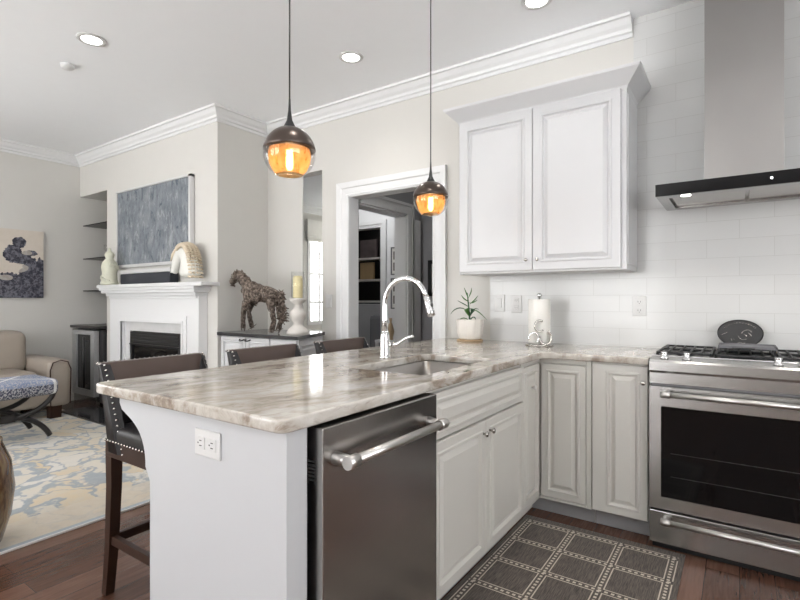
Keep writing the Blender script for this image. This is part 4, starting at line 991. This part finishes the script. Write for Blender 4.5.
# ------------------------------------------------------------------ bar stools
def make_stool(cy):
    X0 = -2.13
    s = thing('bar_stool', (-1.9, cy, 0), 'x', 'bar stool', 'bar stools along the peninsula')
    hw = .235
    # seat
    obj('seat', box(B(), X0+.06, -1.66, cy-hw+.005, cy+hw-.005, .625, .70, .03, 4), 'leather_dark', s, True)
    obj('apron', box(B(), X0+.03, -1.67, cy-hw+.01, cy+hw-.01, .575, .64, .004), 'darkwood', s)
    # back: outer shell with short curved wings
    b = B(); n = 26; rows = []
    for k, (z, off) in enumerate(((.60, .0), (.75, -.012), (.885, -.03), (.93, -.036), (.940, -.04))):
        row_o, row_i = [], []
        for i in range(n+1):
            u = i/n*2-1; wing = max(0, abs(u)-.80)/.20
            wl = (.15*(1-(z-.6)/.36*.72))
            y = cy+hw*(u if abs(u) < .80 else math.copysign(.80+.20*min(1, wing*1.6), u)); x = X0+off+wl*wing**1.4
            row_o.append(b.verts.new((x, y, z)))
            th = .045 if z < .925 else .03
            row_i.append(b.verts.new((x+th*(1-.3*wing), y-math.copysign(.030*wing, u), z)))
        rows.append((row_o, row_i))
    for (o1, i1), (o2, i2) in zip(rows, rows[1:]):
        for i in range(n):
            f1 = b.faces.new((o1[i], o1[i+1], o2[i+1], o2[i])); f2 = b.faces.new((i1[i+1], i1[i], i2[i], i2[i+1])); f1.smooth = f2.smooth = True
        b.faces.new((o1[0], o2[0], i2[0], i1[0])); b.faces.new((o1[-1], i1[-1], i2[-1], o2[-1]))
    for i in range(n):
        b.faces.new((rows[0][0][i+1], rows[0][0][i], rows[0][1][i], rows[0][1][i+1])); b.faces.new((rows[-1][0][i], rows[-1][0][i+1], rows[-1][1][i+1], rows[-1][1][i]))
    edge_pts = [((rows[k][0][0].co.copy()+rows[k][1][0].co)/2, (rows[k][0][-1].co.copy()+rows[k][1][-1].co)/2) for k in range(5)]
    side_pts = [[rows[0][0][i_].co.lerp(rows[1][0][i_].co, .4)]+[rows[k][0][i_].co.copy() for k in range(1, 5)] for i_ in (4, -5)]
    top_pts = [v.co.copy() for v in rows[-1][0]]
    bmesh.ops.recalc_face_normals(b, faces=b.faces[:])
    bk = obj('backrest', b, 'leather_dark', s)
    # brown inner band across the top of the back
    b = B()
    prof = []
    for i in range(n+1):
        u = i/n*2-1; y = cy+(hw-.012)*u; prof.append((X0+.004, y))
    L_ = []
    for (x, y) in prof: L_.append([b.verts.new((x-.030, y, .945)), b.verts.new((x+.010, y, .945)), b.verts.new((x+.026, y, .825)), b.verts.new((x+.0, y, .825))])
    for a, c in zip(L_, L_[1:]):
        for k in range(4): b.faces.new((a[k], a[(k+1) % 4], c[(k+1) % 4], c[k]))
    b.faces.new(L_[0]); b.faces.new(L_[-1]); bmesh.ops.recalc_face_normals(b, faces=b.faces[:])
    obj('top_band', b, 'leather_brown', s)
    # nailheads
    def nails(pts, sp, nr):
        sp *= 1.35; b = B(); pts = [Vector(p) for p in pts]; acc = 0
        for a, c in zip(pts, pts[1:]):
            Ld = (c-a).length; k = acc
            while k < Ld:
                sphere(b, tuple(a+(c-a)*(k/Ld)+Vector(nr)), .0052, u=6, v=4); k += sp
            acc = k-Ld
        obj('nailhead_strip', b, 'nickel', s)
    for si, sg in ((0, -1), (1, 1)):
        nails([e_[si] for e_ in edge_pts], .017, (0, sg*.003, 0))
        nails([p+Vector((-.003, 0, 0)) for p in side_pts[si]], .017, (0, 0, 0))
        nails([(X0+.05, cy+sg*(hw-.004), .645), (-1.67, cy+sg*(hw-.004), .645)], .016, (0, sg*.002, 0))
    nails([p+Vector((-.003, 0, .001)) for p in top_pts], .016, (0, 0, 0))
    # legs (rear ones splay backwards at the foot)
    for sg in (-1, 1):
        y = cy+sg*(hw-.035)
        b = B(); R = []
        for z, x, h_ in ((.001, X0+.0, .017), (.20, X0+.03, .019), (.45, X0+.05, .021), (.60, X0+.05, .023)):
            R.append([b.verts.new(p) for p in ((x-h_, y-h_, z), (x+h_, y-h_, z), (x+h_, y+h_, z), (x-h_, y+h_, z))])
        for a, c in zip(R, R[1:]):
            for k in range(4): b.faces.new((a[k], a[(k+1) % 4], c[(k+1) % 4], c[k]))
        b.faces.new(R[0][::-1]); b.faces.new(R[-1]); bmesh.ops.recalc_face_normals(b, faces=b.faces[:]); obj('leg', b, 'darkwood', s)
        b = B(); R = []
        for z, x, h_ in ((.001, -1.69, .015), (.58, -1.70, .022)):
            R.append([b.verts.new(p) for p in ((x-h_, y-h_, z), (x+h_, y-h_, z), (x+h_, y+h_, z), (x-h_, y+h_, z))])
        for a, c in zip(R, R[1:]):
            for k in range(4): b.faces.new((a[k], a[(k+1) % 4], c[(k+1) % 4], c[k]))
        b.faces.new(R[0][::-1]); b.faces.new(R[-1]); bmesh.ops.recalc_face_normals(b, faces=b.faces[:]); obj('leg', b, 'darkwood', s)
        obj('stretcher', box(B(), X0+.04, -1.70, y-.011, y+.011, .215, .25, .002), 'darkwood', s)
    obj('stretcher', box(B(), X0+.025, X0+.047, cy-hw+.04, cy+hw-.04, .215, .25, .002), 'darkwood', s)
    obj('footrest', box(B(), -1.71, -1.685, cy-hw+.04, cy+hw-.04, .26, .30, .002), 'darkwood', s)
    return s
s0 = make_stool(1.185)
s0['label'] = 'dark leather bar stool nearest the peninsula end, legs in view'
for cy, lb in ((1.795, 'bar stool with brown leather back, middle of the three at the peninsula'), (2.42, 'bar stool with brown leather back, nearest the doorway and faucet')):
    c = copy_tree(s0); c.location.y = cy; c['label'] = lb

# ------------------------------------------------------------------ pendants
def pendant(y, lb):
    x, zc, r = -1.30, 1.715, .091
    p = thing('pendant_light', (x, y, zc), lb, 'pendant light', 'pendant lights over the peninsula')
    obj('cord', tube(B(), [(x, y, zc+.15), (x, y, CEIL-.02)], .0028, 8), 'black', p)
    obj('canopy', lathe(B(), [(0, CEIL-.02), (.055, CEIL-.02), (.06, CEIL-.012), (.06, CEIL-.001), (0, CEIL-.001)], (x, y, 0), 28), 'bronze', p)
    obj('stem', lathe(B(), [(0, .19), (.0035, .19), (.005, .15), (.010, .115), (.022, .09), (.0225, .086), (0, .086)], (x, y, zc), 20), 'black', p)
    cap = [(r*1.008*math.sin(a), r*1.008*math.cos(a)) for a in [math.radians(83)*k/12 for k in range(0, 13)]]
    inner = [(rr_*.97, zz*.97) for rr_, zz in cap[::-1]]
    obj('cap', lathe(B(), cap+inner, (x, y, zc), 40), 'bronze', p)
    g = [(r*math.cos(a), -r*math.sin(a)) for a in [math.radians(-6+k*6) for k in range(0, 13)]]
    obj('globe', lathe(B(), g+[(q[0]*.975, q[1]*.975) for q in g[::-1]], (x, y, zc), 44, closed=True), 'glass', p)
    am = [(.071, .012), (.074, -.01), (.070, -.035), (.060, -.058), (.046, -.076), (.045, -.076), (.059, -.058), (.069, -.035), (.073, -.01), (.070, .012)]
    sh = obj('inner_shade', lathe(B(), am, (x, y, zc), 36, closed=True), 'amber_shade', p)
    bl = obj('bulb', lathe(B(), [(0, -.062), (.008, -.059), (.0125, -.045), (.0125, -.01), (.010, .01), (0, .012)], (x, y, zc), 18), 'filament_hot', p)
    b = B()
    for k in range(4):
        a = k*PI/2; tube(b, [(x+.014*math.cos(a), y+.014*math.sin(a), zc+.01), (x+.015*math.cos(a), y+.015*math.sin(a), zc-.05)], .001, 5)
    obj('filament', b, 'filament', bl)
    ld = bpy.data.lights.new('pendant_bulb', 'POINT'); ld.energy = .75; ld.color = (1, .80, .58); ld.shadow_soft_size = .02
    lo = bpy.data.objects.new('pendant_bulb', ld); COL.objects.link(lo); lo.parent = p; lo.location = (0, 0, -.03)
pendant(1.205, 'amber glass globe pendant light nearer the camera, over the peninsula end')
pendant(2.165, 'smaller looking amber globe pendant light in front of the doorway')

# ------------------------------------------------------------------ recessed lights
def can(x, y, lb):
    c = thing('recessed_light', (x, y, CEIL-.012), lb, 'ceiling light', 'recessed ceiling lights')
    obj('trim_ring', lathe(B(), [(.060, CEIL-.004), (.062, CEIL-.008), (.085, CEIL-.006), (.087, CEIL-.001), (.060, CEIL-.001)], (x, y, 0), 32, closed=True), 'white_plastic', c)
    obj('lens', lathe(B(), [(0, CEIL-.005), (.060, CEIL-.005), (.060, CEIL-.002), (0, CEIL-.002)], (x, y, 0), 28), 'lamp', c)
    ld = bpy.data.lights.new('downlight', 'SPOT'); ld.energy = CAN_POWER*4; ld.spot_size = math.radians(150); ld.spot_blend = 1; ld.shadow_soft_size = .06; ld.color = (1, .97, .93)
    lo = bpy.data.objects.new('downlight', ld); COL.objects.link(lo); lo.parent = c; lo.location = (0, 0, -.01)
can(-3.50, 1.515, 'round recessed ceiling light, leftmost in view'); can(-2.25, 2.66, 'round recessed ceiling light left of the faucet pendant cord'); can(-.954, 2.76, 'round recessed ceiling light cut by the top edge above the cabinet')
can(-.95, 1.2, 'unseen recessed ceiling light over the peninsula'); can(.6, 1.5, 'unseen recessed ceiling light over the range aisle'); can(-5.3, .3, 'unseen recessed ceiling light over the living rug'); can(-2.3, -1.2, 'unseen recessed ceiling light behind the viewer'); can(.6, -1.2, 'unseen recessed ceiling light near the right window')  # cans out of view, added to spread downlight through the room
sd = lathe(B(), [(0, CEIL-.03), (.035, CEIL-.03), (.045, CEIL-.02), (.045, CEIL-.001), (0, CEIL-.001)], (-4.02, 1.58, 0), 24)
tag(obj('sprinkler_cover', sd, 'white_plastic'), 'small round white ceiling sprinkler cover left of the leftmost ceiling light', 'sprinkler')
# unseen hall fixture and bare fill lights, added to brighten passage and study
hl = thing('unseen_hall_light', (-2.0, 4.0, CEIL-.04), 'added hall ceiling light out of view beyond the doorway', 'ceiling light')
obj('dome', lathe(B(), [(0, CEIL-.08), (.09, CEIL-.07), (.14, CEIL-.03), (.15, CEIL-.001), (0, CEIL-.001)], (-2.0, 4.0, 0), 28), 'lamp', hl)
for nm, loc, en in (('hall_fill', (-3.7, 4.2, 2.7), 24), ('study_fill', (-4.4, 5.6, 2.7), 7)):
    ld = bpy.data.lights.new(nm, 'POINT'); ld.energy = en; ld.shadow_soft_size = .1; lo = bpy.data.objects.new(nm, ld); COL.objects.link(lo); lo.location = loc
